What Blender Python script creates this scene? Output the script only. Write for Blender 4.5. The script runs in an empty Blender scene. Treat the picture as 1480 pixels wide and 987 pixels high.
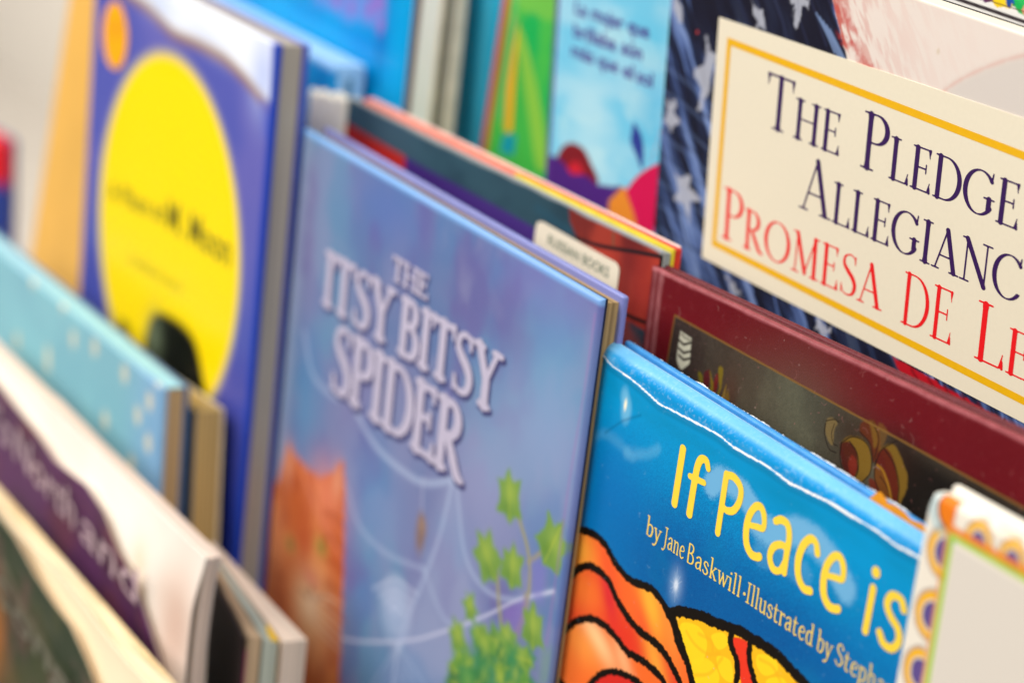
import bpy, math, random
import numpy as np
from mathutils import Matrix, Vector

SC = bpy.context.scene
COL = SC.collection
rng = np.random.default_rng(7)

# ------------------------------------------------------------------ camera
# the camera is solved from the photograph's vanishing points; the rack frame is
# r (along the shelf), v (down a leaning cover), n (out of the covers)
F = 3083.0
CX, CY = 740.0, 493.5
_h = np.array([-1940., -1243., 3083.]); _h /= np.linalg.norm(_h)
rC = -_h
vC = np.array([-.115, .943, .31]); vC -= rC * (vC @ rC); vC /= np.linalg.norm(vC)
nC = -np.cross(rC, vC)
D0 = .68
P0C = np.array([(1250 - CX) / F, (300 - CY) / F, 1.]) * D0
LEAN = math.radians(15)
rW = np.array([1., 0, 0]); nW = np.array([0, -math.cos(LEAN), math.sin(LEAN)])
vW = np.array([0, -math.sin(LEAN), -math.cos(LEAN)])
R = np.outer(rW, rC) + np.outer(vW, vC) + np.outer(nW, nC)      # camera axes -> world
ORG = np.array([0, 0, 1.05])                                     # the world place of P0
CAM = ORG - R @ P0C
cam = bpy.data.cameras.new('camera')
cam.sensor_width = 36; cam.lens = 36 * F / 1480.0
cam.clip_start = .01; cam.clip_end = 60
cam.dof.use_dof = True; cam.dof.focus_distance = .644; cam.dof.aperture_fstop = 5.6
camo = bpy.data.objects.new('camera', cam); COL.objects.link(camo)
m = np.eye(4); m[:3, 0] = R[:, 0]; m[:3, 1] = -R[:, 1]; m[:3, 2] = -R[:, 2]; m[:3, 3] = CAM
camo.matrix_world = Matrix(m.tolist())
SC.camera = camo

# ------------------------------------------------------------------ light
w = bpy.data.worlds.new('World'); SC.world = w; w.use_nodes = True
bg = w.node_tree.nodes['Background']
bg.inputs[0].default_value = (.93, .96, 1.0, 1); bg.inputs[1].default_value = .055

def area(name, loc, target, size, power, color):
    l = bpy.data.lights.new(name, 'AREA'); l.shape = 'SQUARE'; l.size = size; l.energy = power; l.color = color
    o = bpy.data.objects.new(name, l); COL.objects.link(o); o.location = loc
    d = Vector(target) - Vector(loc); o.rotation_euler = d.to_track_quat('-Z', 'Y').to_euler()
area('overhead_light', (-.28, -1.15, 2.7), (0, 0, 1.0), 1.6, 52, (1, .97, .92))
area('overhead_light', (1.35, -.05, 2.15), (-.1, .0, 1.0), .8, 20, (1, .98, .95))
area('overhead_light', (-2.9, -1.1, 2.75), (-3.0, .6, .6), 1.7, 112, (1, .97, .92))  # unseen lamp added to brighten the wall
area('right_fill_light', (1.75, -1.9, 2.0), (-.05, 0, 1.0), 1.3, 3, (.97, .985, 1))  # unseen fill added at the front right for the right-hand faces

SC.view_settings.view_transform = 'Standard'; SC.view_settings.look = 'None'
SC.view_settings.exposure = 0; SC.view_settings.gamma = 1
SC.render.engine = 'CYCLES'
SC.cycles.max_bounces = 6

# ------------------------------------------------------------------ helpers
def lin(c):
    c = np.asarray(c, float) / 255.
    return np.where(c <= .04045, c / 12.92, ((c + .055) / 1.055) ** 2.4)

def rays(px):
    px = np.atleast_2d(np.asarray(px, float))
    d = np.stack([(px[:, 0] - CX) / F, (px[:, 1] - CY) / F, np.ones(len(px))], 1)
    return d @ R.T

def spline(pts, k=8, closed=False):
    p = np.asarray(pts, float); n = len(p)
    if closed: q = np.vstack([p[-1], p, p[0], p[1]])
    else: q = np.vstack([2 * p[0] - p[1], p, 2 * p[-1] - p[-2]])
    out = []
    for i in range(n if closed else n - 1):
        a, b, c, d = q[i], q[i + 1], q[i + 2], q[i + 3]
        for t in np.linspace(0, 1, k, endpoint=False):
            out.append(.5 * ((2 * b) + (c - a) * t + (2 * a - 5 * b + 4 * c - d) * t * t + (3 * b - a - 3 * c + d) * t ** 3))
    if not closed: out.append(p[-1])
    return np.array(out)

def vnoise(x, y, seed=0):
    xi = np.floor(x).astype(np.int64); yi = np.floor(y).astype(np.int64)
    fx = x - xi; fy = y - yi; fx = fx * fx * (3 - 2 * fx); fy = fy * fy * (3 - 2 * fy)
    def hsh(a, b):
        q = (a * 374761393 + b * 668265263 + seed * 982451653) & 0x7fffffff
        q = ((q ^ (q >> 13)) * 1274126177) & 0x7fffffff
        return ((q ^ (q >> 16)) & 0xffff) / 65535.
    return (hsh(xi, yi) * (1 - fx) + hsh(xi + 1, yi) * fx) * (1 - fy) + (hsh(xi, yi + 1) * (1 - fx) + hsh(xi + 1, yi + 1) * fx) * fy

def fbm(x, y, seed=0, o=4):
    s = 0; a = .5; t = 0
    for i in range(o):
        s = s + a * vnoise(x * 2 ** i + 17.3 * i, y * 2 ** i + 9.1 * i, seed + i); t += a; a *= .5
    return s / t

def sst(a, b, x):
    t = np.clip((x - a) / (b - a), 0, 1); return t * t * (3 - 2 * t)

# ------------------------------------------------------------------ a book's own frame
# x along the cover, y into the book (0 = cover face), z up the cover; millimetres from the bottom left corner
class Frame:
    def __init__(s, d, tl, tr, bottom, lean=0., roll=0.):
        """d: distance out of the rack plane in mm; tl, tr: photo corners of the top edge; bottom: shelf height w in mm"""
        a = lean
        s.N = math.cos(a) * nW + math.sin(a) * vW
        vv = math.cos(a) * vW - math.sin(a) * nW
        O = ORG + nW * d / 1000.
        s.O = O
        A = s.hit([tl])[0]; B = s.hit([tr])[0]
        U = B - A; s.W = np.linalg.norm(U) * 1000
        U /= np.linalg.norm(U)
        if roll:
            U = math.cos(roll) * U + math.sin(roll) * np.cross(s.N, U)
        s.U = U; s.Z = np.cross(s.N, U); s.Z /= np.linalg.norm(s.Z)
        wt = (A - ORG) @ (-vW) * 1000
        s.H = (wt - bottom) / max(.2, s.Z @ (-vW))
        s.B = A - s.Z * s.H / 1000.
    def hit(s, px):
        d = rays(px); t = ((s.O - CAM) @ s.N) / (d @ s.N)
        return CAM + d * t[:, None]
    def p(s, px):
        """photo pixels -> (x, z) mm on the cover"""
        X = (s.hit(px) - s.B) * 1000
        return np.stack([X @ s.U, X @ s.Z], 1)
    def q(s, x, y): return s.p([(x, y)])[0]
    def mat(s):
        M = np.eye(4); M[:3, 0] = s.U; M[:3, 1] = -s.N; M[:3, 2] = s.Z; M[:3, 3] = s.B
        return Matrix(M.tolist())
    def root(s, name, label, cat, group=None):
        o = bpy.data.objects.new(name, None); COL.objects.link(o)
        o.matrix_world = s.mat(); o.empty_display_size = .02
        o['label'] = label; o['category'] = cat
        if group: o['group'] = group
        s.e = o; return o

def link_mesh(name, verts, faces, mat, parent, smooth=False, label=None):
    me = bpy.data.meshes.new(name)
    me.from_pydata([tuple(v) for v in (np.asarray(verts, float) / 1000.)], [], faces)
    me.materials.append(mat)
    if smooth: me.polygons.foreach_set('use_smooth', [True] * len(me.polygons))
    me.update()
    o = bpy.data.objects.new(name, me); COL.objects.link(o)
    if parent is not None: o.parent = parent
    if label: o['label'] = label
    return o

def bevel(o, wdt, seg=3):
    b = o.modifiers.new('bevel', 'BEVEL'); b.width = wdt / 1000.; b.segments = seg; b.limit_method = 'ANGLE'
    b.angle_limit = math.radians(40); return o

def box(name, x0, x1, y0, y1, z0, z1, mat, parent, bev=0, seg=3, label=None):
    v = [(x0, y0, z0), (x1, y0, z0), (x1, y1, z0), (x0, y1, z0), (x0, y0, z1), (x1, y0, z1), (x1, y1, z1), (x0, y1, z1)]
    f = [(0, 3, 2, 1), (4, 5, 6, 7), (0, 1, 5, 4), (1, 2, 6, 5), (2, 3, 7, 6), (3, 0, 4, 7)]
    o = link_mesh(name, v, f, mat, parent, label=label)
    if bev: bevel(o, bev, seg)
    return o

# ------------------------------------------------------------------ materials
def nt(name):
    m_ = bpy.data.materials.new(name); m_.use_nodes = True
    return m_, m_.node_tree.nodes, m_.node_tree.links, m_.node_tree.nodes['Principled BSDF']

def mat_print(name, rough=.38, bump=.05, scale=900, spec=.5, grain=.0):
    m_, N, L, b = nt(name)
    a = N.new('ShaderNodeAttribute'); a.attribute_name = 'print'
    tc = N.new('ShaderNodeTexCoord')
    no = N.new('ShaderNodeTexNoise'); no.inputs['Scale'].default_value = scale; no.inputs['Detail'].default_value = 3
    L.new(tc.outputs['Object'], no.inputs['Vector'])
    mx = N.new('ShaderNodeMix'); mx.data_type = 'RGBA'; mx.blend_type = 'OVERLAY'; mx.inputs[0].default_value = grain
    L.new(a.outputs['Color'], mx.inputs[6]); L.new(no.outputs['Fac'], mx.inputs[7])
    L.new(mx.outputs[2], b.inputs['Base Color'])
    n2 = N.new('ShaderNodeTexNoise'); n2.inputs['Scale'].default_value = 35; n2.inputs['Detail'].default_value = 2
    L.new(tc.outputs['Object'], n2.inputs['Vector'])
    rr = N.new('ShaderNodeMapRange'); rr.inputs['To Min'].default_value = rough - .08; rr.inputs['To Max'].default_value = rough + .1
    L.new(n2.outputs['Fac'], rr.inputs['Value']); L.new(rr.outputs[0], b.inputs['Roughness'])
    bp = N.new('ShaderNodeBump'); bp.inputs['Strength'].default_value = bump; bp.inputs['Distance'].default_value = .0004
    L.new(no.outputs['Fac'], bp.inputs['Height']); L.new(bp.outputs[0], b.inputs['Normal'])
    b.inputs['Specular IOR Level'].default_value = spec
    return m_

def mat_plain(name, c, rough=.5, var=.12, scale=120, spec=.4, bump=.08):
    m_, N, L, b = nt(name)
    c = lin(c)
    tc = N.new('ShaderNodeTexCoord'); no = N.new('ShaderNodeTexNoise')
    no.inputs['Scale'].default_value = scale; no.inputs['Detail'].default_value = 4
    L.new(tc.outputs['Object'], no.inputs['Vector'])
    r = N.new('ShaderNodeValToRGB')
    r.color_ramp.elements[0].position = .3; r.color_ramp.elements[1].position = .7
    r.color_ramp.elements[0].color = (*np.clip(c * (1 - var), 0, 1), 1); r.color_ramp.elements[1].color = (*np.clip(c * (1 + var), 0, 1), 1)
    L.new(no.outputs['Fac'], r.inputs[0]); L.new(r.outputs[0], b.inputs['Base Color'])
    bp = N.new('ShaderNodeBump'); bp.inputs['Strength'].default_value = bump; bp.inputs['Distance'].default_value = .0005
    L.new(no.outputs['Fac'], bp.inputs['Height']); L.new(bp.outputs[0], b.inputs['Normal'])
    b.inputs['Roughness'].default_value = rough; b.inputs['Specular IOR Level'].default_value = spec
    return m_

def mat_pages(name, c, dark=.72, lines=900):
    """sheets of paper on edge: fine lines across the thickness (y)"""
    m_, N, L, b = nt(name)
    c = lin(c)
    tc = N.new('ShaderNodeTexCoord'); mp = N.new('ShaderNodeMapping'); mp.inputs['Scale'].default_value = (6, lines, 6)
    no = N.new('ShaderNodeTexNoise'); no.inputs['Scale'].default_value = 1; no.inputs['Detail'].default_value = 3
    L.new(tc.outputs['Object'], mp.inputs[0]); L.new(mp.outputs[0], no.inputs['Vector'])
    r = N.new('ShaderNodeValToRGB')
    r.color_ramp.elements[0].position = .3; r.color_ramp.elements[1].position = .62
    r.color_ramp.elements[0].color = (*(c * dark), 1); r.color_ramp.elements[1].color = (*c, 1)
    L.new(no.outputs['Fac'], r.inputs[0]); L.new(r.outputs[0], b.inputs['Base Color'])
    bp = N.new('ShaderNodeBump'); bp.inputs['Strength'].default_value = .3; bp.inputs['Distance'].default_value = .0004
    L.new(no.outputs['Fac'], bp.inputs['Height']); L.new(bp.outputs[0], b.inputs['Normal'])
    b.inputs['Roughness'].default_value = .8; b.inputs['Specular IOR Level'].default_value = .2
    return m_

GLOSS = mat_print('glossy_print', .34, .04, spec=.18)
SATIN = mat_print('satin_print', .5, .06, spec=.2)
CLOTH = mat_print('cloth_print', .45, .22, 1500, spec=.16)
MATTE = mat_print('matte_print', .62, .05)
PAGES = mat_pages('page_edges', (238, 226, 204))
PAGEW = mat_pages('white_page_edges', (246, 242, 236), .86)
PAGET = mat_pages('tan_page_edges', (196, 164, 116), .65)
PAGEG = mat_pages('grey_page_edges', (176, 168, 158), .55)
inkcache = {}
def ink(c, rough=.45):
    k = (tuple(c), rough)
    if k not in inkcache: inkcache[k] = mat_plain('ink_%d_%d_%d' % tuple(c), c, rough, .03, 400, .4, .02)
    return inkcache[k]

# ------------------------------------------------------------------ painted covers
class Paint:
    """the printed picture of one cover, as colours on a fine grid of cover points (mm)"""
    def __init__(s, xs, zs, base):
        s.xs, s.zs = xs, zs
        s.c = np.tile(lin(base), (len(zs), len(xs), 1))
        s.X, s.Z = np.meshgrid(xs, zs)
    def sl(s, x0, x1, z0, z1):
        i0, i1 = np.searchsorted(s.xs, [x0, x1]); j0, j1 = np.searchsorted(s.zs, [z0, z1])
        return slice(max(0, j0 - 1), j1 + 1), slice(max(0, i0 - 1), i1 + 1)
    def over(s, a, col, sl=None):
        sl = sl or (slice(None), slice(None))
        col = lin(col) if np.ndim(col) == 1 else col
        s.c[sl] = s.c[sl] * (1 - a[..., None]) + col * a[..., None]
    def mul(s, f, sl=None):
        sl = sl or (slice(None), slice(None)); s.c[sl] = np.clip(s.c[sl] * (f[..., None] if np.ndim(f) == 2 else f), 0, 1)
    def jit(s, X, Z, amt, fr, seed):
        return (fbm(X * fr, Z * fr, seed, 3) - .5) * 2 * amt
    def polysdf(s, X, Z, p):
        d = np.full(X.shape, 1e9); ins = np.zeros(X.shape, bool)
        for (x0, z0), (x1, z1) in zip(p, np.roll(p, -1, 0)):
            ex, ez = x1 - x0, z1 - z0; l2 = ex * ex + ez * ez + 1e-12
            t = np.clip(((X - x0) * ex + (Z - z0) * ez) / l2, 0, 1)
            d = np.minimum(d, (X - x0 - t * ex) ** 2 + (Z - z0 - t * ez) ** 2)
            cnd = (z0 > Z) != (z1 > Z)
            if abs(ez) > 1e-9: ins ^= cnd & (X < ex * (Z - z0) / ez + x0)
        d = np.sqrt(d); return np.where(ins, -d, d)
    def poly(s, p, col, soft=.35, alpha=1, jit=0, fr=1., seed=3):
        p = np.asarray(p, float); mg = soft + jit + .5
        sl = s.sl(p[:, 0].min() - mg, p[:, 0].max() + mg, p[:, 1].min() - mg, p[:, 1].max() + mg)
        X, Z = s.X[sl], s.Z[sl]
        if X.size == 0: return
        d = s.polysdf(X, Z, p)
        if jit: d = d + s.jit(X, Z, jit, fr, seed)
        s.over(alpha * (1 - sst(-soft, soft, d)), col, sl)
    def stroke(s, p, wd, col, soft=.3, alpha=1, jit=0, fr=1., seed=5):
        p = np.asarray(p, float); wd = np.broadcast_to(np.asarray(wd, float), (len(p),)); mg = wd.max() + soft + jit
        sl = s.sl(p[:, 0].min() - mg, p[:, 0].max() + mg, p[:, 1].min() - mg, p[:, 1].max() + mg)
        X, Z = s.X[sl], s.Z[sl]
        if X.size == 0: return
        d = np.full(X.shape, 1e9)
        for i in range(len(p) - 1):
            x0, z0 = p[i]; ex, ez = p[i + 1] - p[i]; l2 = ex * ex + ez * ez + 1e-12
            t = np.clip(((X - x0) * ex + (Z - z0) * ez) / l2, 0, 1)
            d = np.minimum(d, np.hypot(X - x0 - t * ex, Z - z0 - t * ez) - .5 * (wd[i] + t * (wd[i + 1] - wd[i])))
        if jit: d = d + s.jit(X, Z, jit, fr, seed)
        s.over(alpha * (1 - sst(-soft, soft, d)), col, sl)
    def ell(s, c, rx, rz, col, soft=.4, alpha=1, rot=0, jit=0, fr=.5, seed=9):
        mg = max(rx, rz) + soft * 2 + jit
        sl = s.sl(c[0] - mg, c[0] + mg, c[1] - mg, c[1] + mg); X, Z = s.X[sl] - c[0], s.Z[sl] - c[1]
        if X.size == 0: return
        ca, sa = math.cos(rot), math.sin(rot)
        a, b = X * ca + Z * sa, -X * sa + Z * ca
        d = (np.hypot(a / rx, b / rz) - 1) * min(rx, rz)
        if jit: d = d + s.jit(s.X[sl], s.Z[sl], jit, fr, seed)
        s.over(alpha * (1 - sst(-soft, soft, d)), col, sl)
    def blob(s, c, rx, rz, col, alpha=1, rot=0):
        mg = max(rx, rz) * 2.5
        sl = s.sl(c[0] - mg, c[0] + mg, c[1] - mg, c[1] + mg); X, Z = s.X[sl] - c[0], s.Z[sl] - c[1]
        if X.size == 0: return
        ca, sa = math.cos(rot), math.sin(rot)
        s.over(alpha * np.exp(-(((X * ca + Z * sa) / rx) ** 2 + ((-X * sa + Z * ca) / rz) ** 2)), col, sl)
    def specks(s, n, col, rmin, rmax, seed, region=None):
        g = np.random.default_rng(seed); x0, x1, z0, z1 = region or (s.xs[0], s.xs[-1], s.zs[0], s.zs[-1])
        for i in range(n):
            x, z = g.uniform(x0, x1), g.uniform(z0, z1); r_ = g.uniform(rmin, rmax)
            if g.random() < .35:
                a = g.uniform(0, 6.28); l_ = r_ * g.uniform(3, 8)
                s.stroke([(x, z), (x + l_ * math.cos(a), z + l_ * math.sin(a) * .8), (x + 1.6 * l_ * math.cos(a + .5), z + 1.6 * l_ * math.sin(a + .5))], r_ * .7, col, .2, g.uniform(.15, .5))
            else: s.ell((x, z), r_, r_, col, .2, g.uniform(.2, .6))

def axis(lo, hi, vlo, vhi, step):
    vlo, vhi = max(lo, vlo), min(hi, vhi)
    a = [np.arange(vlo, vhi, step)]
    if vlo > lo + .01: a.insert(0, np.concatenate([[lo], np.linspace(lo, vlo, max(2, int((vlo - lo) / 12)), endpoint=False)[1:]]))
    a.append(np.array([vhi]))
    if hi > vhi + .01: a.append(np.linspace(vhi, hi, max(3, int((hi - vhi) / 12)))[1:])
    a = np.concatenate(a)
    e = np.array([lo + .15, lo + .35, lo + .6, lo + 1, hi - 1, hi - .6, hi - .35, hi - .15])
    a = np.unique(np.concatenate([a, e])); keep = [a[0]]
    for x in a[1:]:
        if x - keep[-1] > .04: keep.append(x)
    keep[-1] = hi
    return np.array(keep)

def cover(fr, name, x0, x1, z0, z1, thick, base, paint, mat, step=(.4, .35), vis=None, y0=0., rnd=.9, edge=None,
          deform=None, parent=None, back=None, sheet=False):
    """one cover board or sheet whose face carries the printed picture; vis: photo box that is in view"""
    if vis is None: vis = (0, 0, 1480, 987)
    cor = fr.p([(vis[0], vis[1]), (vis[2], vis[1]), (vis[0], vis[3]), (vis[2], vis[3])])
    xs = axis(x0, x1, cor[:, 0].min() - 4, cor[:, 0].max() + 4, step[0])
    zs = axis(z0, z1, cor[:, 1].min() - 4, cor[:, 1].max() + 4, step[1])
    P = Paint(xs, zs, base)
    if paint: paint(P)
    X, Z = P.X, P.Z
    ed = np.minimum(np.minimum(X - x0, x1 - X), np.minimum(Z - z0, z1 - Z))
    t = np.clip(1 - ed / max(rnd, 1e-6), 0, 1)
    Y = y0 + rnd * (1 - np.sqrt(np.clip(1 - t * t, 0, 1)))
    if deform: X, Y, Z = deform(X, Y, Z)
    nz, nx = X.shape
    V = np.stack([X, Y, Z], -1).reshape(-1, 3)
    idx = np.arange(nz * nx).reshape(nz, nx)
    q = np.stack([idx[:-1, :-1], idx[:-1, 1:], idx[1:, 1:], idx[1:, :-1]], -1).reshape(-1, 4)
    loop = np.concatenate([idx[0, :-1], idx[:-1, -1], idx[-1, :0:-1], idx[:0:-1, 0]])
    nl = len(loop); n0 = len(V)
    rim0 = V[loop].copy(); rim1 = V[loop].copy(); rim1[:, 1] += max(.05, thick - rnd)
    V = np.vstack([V, rim0, rim1])
    a = n0 + np.arange(nl); b = a + nl
    sk = np.stack([np.roll(a, -1), a, b, np.roll(b, -1)], -1)
    C = P.c.reshape(-1, 3)
    ec = C[loop] if edge is None else np.tile(lin(edge), (nl, 1))
    bc = ec if back is None else np.tile(lin(back), (nl, 1))
    C = np.vstack([C, ec, bc])
    me = bpy.data.meshes.new(name)
    if sheet:                                                       # a bent sheet has a back that follows its face
        V = np.vstack([V[:n0], V[:n0] + (0, thick, 0)]); C = np.vstack([C[:n0], C[:n0] * 0 + lin(edge if edge is not None else (230, 220, 200))])
        q0 = len(q); q = np.vstack([q, q[:, ::-1] + n0]); sk = np.stack([np.roll(loop, -1), loop, loop + n0, np.roll(loop, -1) + n0], -1); b = np.zeros(0, int)
    nq = len(q) + len(sk)
    me.vertices.add(len(V)); me.vertices.foreach_set('co', (V / 1000.).astype(np.float32).ravel())
    loops = np.concatenate([q.ravel(), sk.ravel(), b[::-1]]).astype(np.int32)
    me.loops.add(len(loops)); me.loops.foreach_set('vertex_index', loops)
    npol = nq if sheet else nq + 1
    starts = (np.arange(npol) * 4).astype(np.int32)
    me.polygons.add(npol); me.polygons.foreach_set('loop_start', starts)
    sm = np.zeros(npol, bool); sm[:len(q)] = True
    me.polygons.foreach_set('use_smooth', sm)
    me.update(calc_edges=True); me.validate()
    at = me.color_attributes.new('print', 'FLOAT_COLOR', 'POINT')
    at.data.foreach_set('color', np.hstack([C, np.ones((len(C), 1))]).astype(np.float32).ravel())
    me.materials.append(mat)
    o = bpy.data.objects.new(name, me); COL.objects.link(o); o.parent = parent or fr.e
    return o

# ------------------------------------------------------------------ lettering
def ln(x0, y0, x1, y1, w0, w1=None, n=2):
    t = np.linspace(0, 1, n); w1 = w0 if w1 is None else w1
    return np.stack([x0 + (x1 - x0) * t, y0 + (y1 - y0) * t, w0 + (w1 - w0) * t], 1)
def ar(cx, cy, rx, ry, a0, a1, wf, n=22):
    a = np.radians(np.linspace(a0, a1, n))
    ww = np.array([wf(k) if callable(wf) else wf for k in a])
    return np.stack([cx + rx * np.cos(a), cy + ry * np.sin(a), ww], 1)
def cv(pts, w0, k=7):
    p = spline(pts, k); ww = np.interp(np.linspace(0, 1, len(p)), np.linspace(0, 1, len(np.atleast_1d(w0))), np.atleast_1d(w0))
    return np.hstack([p, ww[:, None]])

def serif_glyph(ch, T, t):
    """bookish roman capitals, cap height 1: T thick stem, t hairline"""
    S = t * 1.15; h = T / 2
    st = lambda k: t + (T - t) * abs(math.cos(k)) ** 1.3
    def foot(x, y, l=.13, up=1):
        return [ln(x - l, y + S / 2 * up, x + l, y + S / 2 * up, S), ln(x, y + .15 * up, x, y + (T * .62) * up, T * .9, T * 1.18)]
    def stem(x, a=1, b=1, l=.13):
        o = [ln(x, h * .5, x, 1 - h * .5, T)]
        if a: o += foot(x, 0, l)
        if b: o += foot(x, 1, l, -1)
        return o
    def tip(x, y, dy, l=.0):
        return [ln(x + l, y, x, y + dy, t * 1.2, t * .7), ln(x, y, x, y + dy * .55, T * .55, t * .8)]
    if ch == 'I': return stem(.17), .34
    if ch == 'T': return stem(.33, 1, 0) + [ln(.04, 1 - S / 2, .62, 1 - S / 2, S * 1.2)] + tip(.03, .985, -.2, .03) + tip(.63, .985, -.2, -.03), .66
    if ch == 'H': return stem(.16) + stem(.66) + [ln(.16, .52, .66, .52, S)], .82
    if ch == 'E': return stem(.16, 0, 0) + [ln(.05, S / 2, .52, S / 2, S), ln(.05, 1 - S / 2, .5, 1 - S / 2, S), ln(.16, .53, .42, .53, S)] + tip(.56, .02, .22, -.05) + tip(.51, .98, -.18, -.03) + [ln(.43, .43, .43, .63, t)], .6
    if ch == 'L': return stem(.16, 0, 1) + [ln(.05, S / 2, .5, S / 2, S)] + tip(.56, .02, .24, -.05), .58
    if ch == 'P': return stem(.16) + [ln(.16, 1 - S / 2, .3, 1 - S / 2, S), ar(.29, .735, .24, .25, 90, -90, st), ln(.3, .485, .16, .485, S)], .58
    if ch == 'R': return stem(.16) + [ln(.16, 1 - S / 2, .3, 1 - S / 2, S), ar(.28, .75, .23, .235, 90, -90, st), ln(.3, .515, .16, .515, S), cv([(.3, .5), (.45, .26), (.58, .07), (.72, .02)], [T * .8, T * 1.05, T * .95, t])], .7
    if ch == 'B': return stem(.16, 0, 0) + [ln(.05, S / 2, .32, S / 2, S), ln(.05, 1 - S / 2, .3, 1 - S / 2, S), ar(.28, .765, .2, .22, 90, -90, st), ln(.16, .535, .3, .535, S), ar(.3, .275, .25, .26, 90, -90, st)], .62
    if ch == 'D': return stem(.16, 0, 0) + [ln(.05, S / 2, .34, S / 2, S), ln(.05, 1 - S / 2, .34, 1 - S / 2, S), ar(.33, .5, .38, .49 - S / 4, 90, -90, st, 30)], .78
    if ch == 'G': return [ar(.43, .5, .37, .49, 40, 325, st, 36), ln(.72, .82, .74, 1., T * .4, t), ln(.69, .17, .69, .42, T), ln(.56, .42, .82, .42, S)], .84
    if ch == 'C': return [ar(.43, .5, .37, .49, 42, 318, st, 36), ln(.7, .83, .72, 1., T * .4, t), ln(.7, .17, .75, .2, t)], .78
    if ch == 'O': return [ar(.45, .5, .385, .485, 0, 360, st, 44)], .9
    if ch == 'S': return [cv([(.45, .82), (.42, .93), (.28, .98), (.13, .89), (.12, .72), (.25, .58), (.4, .45), (.48, .28), (.42, .08), (.25, .02), (.12, .07), (.07, .2)], [t, t, t * 1.2, T * .7, T, T * 1.05, T * .9, t * 1.3, t, t], 7), ln(.455, .78, .455, .97, t * .9), ln(.065, .03, .065, .24, t * .9)], .55
    if ch == 'A': return [ln(.36, .96, .62, .04, T, T), ln(.36, .97, .1, .04, t * 1.2), ln(.19, .34, .53, .34, S), ln(.0, S / 2, .2, S / 2, S), ln(.5, S / 2, .75, S / 2, S)], .74
    if ch == 'N': return [ln(.15, .03, .15, .96, t * 1.3), ln(.14, .97, .69, .03, T), ln(.69, .03, .69, .97, t * 1.3), ln(.03, S / 2, .27, S / 2, S), ln(.02, 1 - S / 2, .17, 1 - S / 2, S), ln(.57, 1 - S / 2, .82, 1 - S / 2, S)], .84
    if ch == 'M': return [ln(.16, .03, .19, .96, t * 1.3), ln(.19, .96, .48, .06, T), ln(.48, .06, .77, .96, t * 1.2), ln(.78, .03, .77, .96, T), ln(.04, S / 2, .28, S / 2, S), ln(.65, S / 2, .92, S / 2, S), ln(.06, 1 - S / 2, .2, 1 - S / 2, S), ln(.76, 1 - S / 2, .9, 1 - S / 2, S)], .94
    if ch == 'F': return stem(.16, 1, 0) + [ln(.05, 1 - S / 2, .5, 1 - S / 2, S), ln(.16, .53, .42, .53, S)] + tip(.51, .98, -.18, -.03), .56
    if ch == 'Y': return stem(.36, 1, 0)[1:] + [ln(.36, .04, .36, .45, T), ln(.36, .45, .12, .97, T * .95), ln(.36, .45, .6, .97, t * 1.3), ln(.0, 1 - S / 2, .24, 1 - S / 2, S), ln(.5, 1 - S / 2, .72, 1 - S / 2, S)], .72
    return [], .3

def round_glyph(ch, w):
    """tall hand-drawn rounded letters"""
    if ch == 'I': return [ln(.1, .06, .1, .95, w * 1.05)], .25
    if ch == 'f': return [cv([(.36, .9), (.3, 1.0), (.2, .97), (.15, .82), (.14, .5), (.14, .06)], [w * .8, w * .9, w, w, w, w * 1.05]), ln(.04, .62, .32, .66, w * .8)], .4
    if ch == 'P': return [ln(.1, .06, .1, .94, w * 1.05), cv([(.1, .94), (.28, .97), (.45, .88), (.47, .7), (.38, .52), (.24, .45), (.12, .46)], [w * .9, w, w, w, w * .9, w * .75])], .58
    if ch == 'e': return [cv([(.1, .44), (.3, .49), (.44, .53), (.43, .68), (.34, .79), (.22, .76), (.12, .6), (.09, .4), (.14, .18), (.27, .07), (.4, .08), (.46, .11)], [w * .7, w * .8, w * .85, w, w * .95, w, w * 1.1, w * 1.15, w * 1.1, w, w])], .54
    if ch == 'a': return [cv([(.1, .73), (.22, .8), (.36, .78), (.43, .62), (.43, .35), (.44, .12)], [w * .9, w, w, w, w, w]), cv([(.42, .47), (.28, .46), (.14, .36), (.1, .2), (.2, .07), (.34, .1), (.42, .26)], [w * .8, w * .9, w, w, w, w * .8, w * .8])], .56
    if ch == 'c': return [cv([(.44, .66), (.38, .78), (.26, .79), (.14, .64), (.09, .42), (.14, .2), (.28, .08), (.42, .1)], [w, w * .9, w, w * 1.1, w * 1.15, w * 1.1, w, w])], .52
    if ch == 'i': return [ln(.1, .06, .1, .7, w), ln(.1, .93, .1, .94, w * 1.3)], .24
    if ch == 's': return [cv([(.42, .68), (.34, .79), (.18, .77), (.12, .62), (.22, .48), (.38, .38), (.43, .22), (.34, .07), (.18, .06), (.08, .17)], [w, w * .95, w, w, w, w, w, w, w])], .5
    return [], .25

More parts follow.
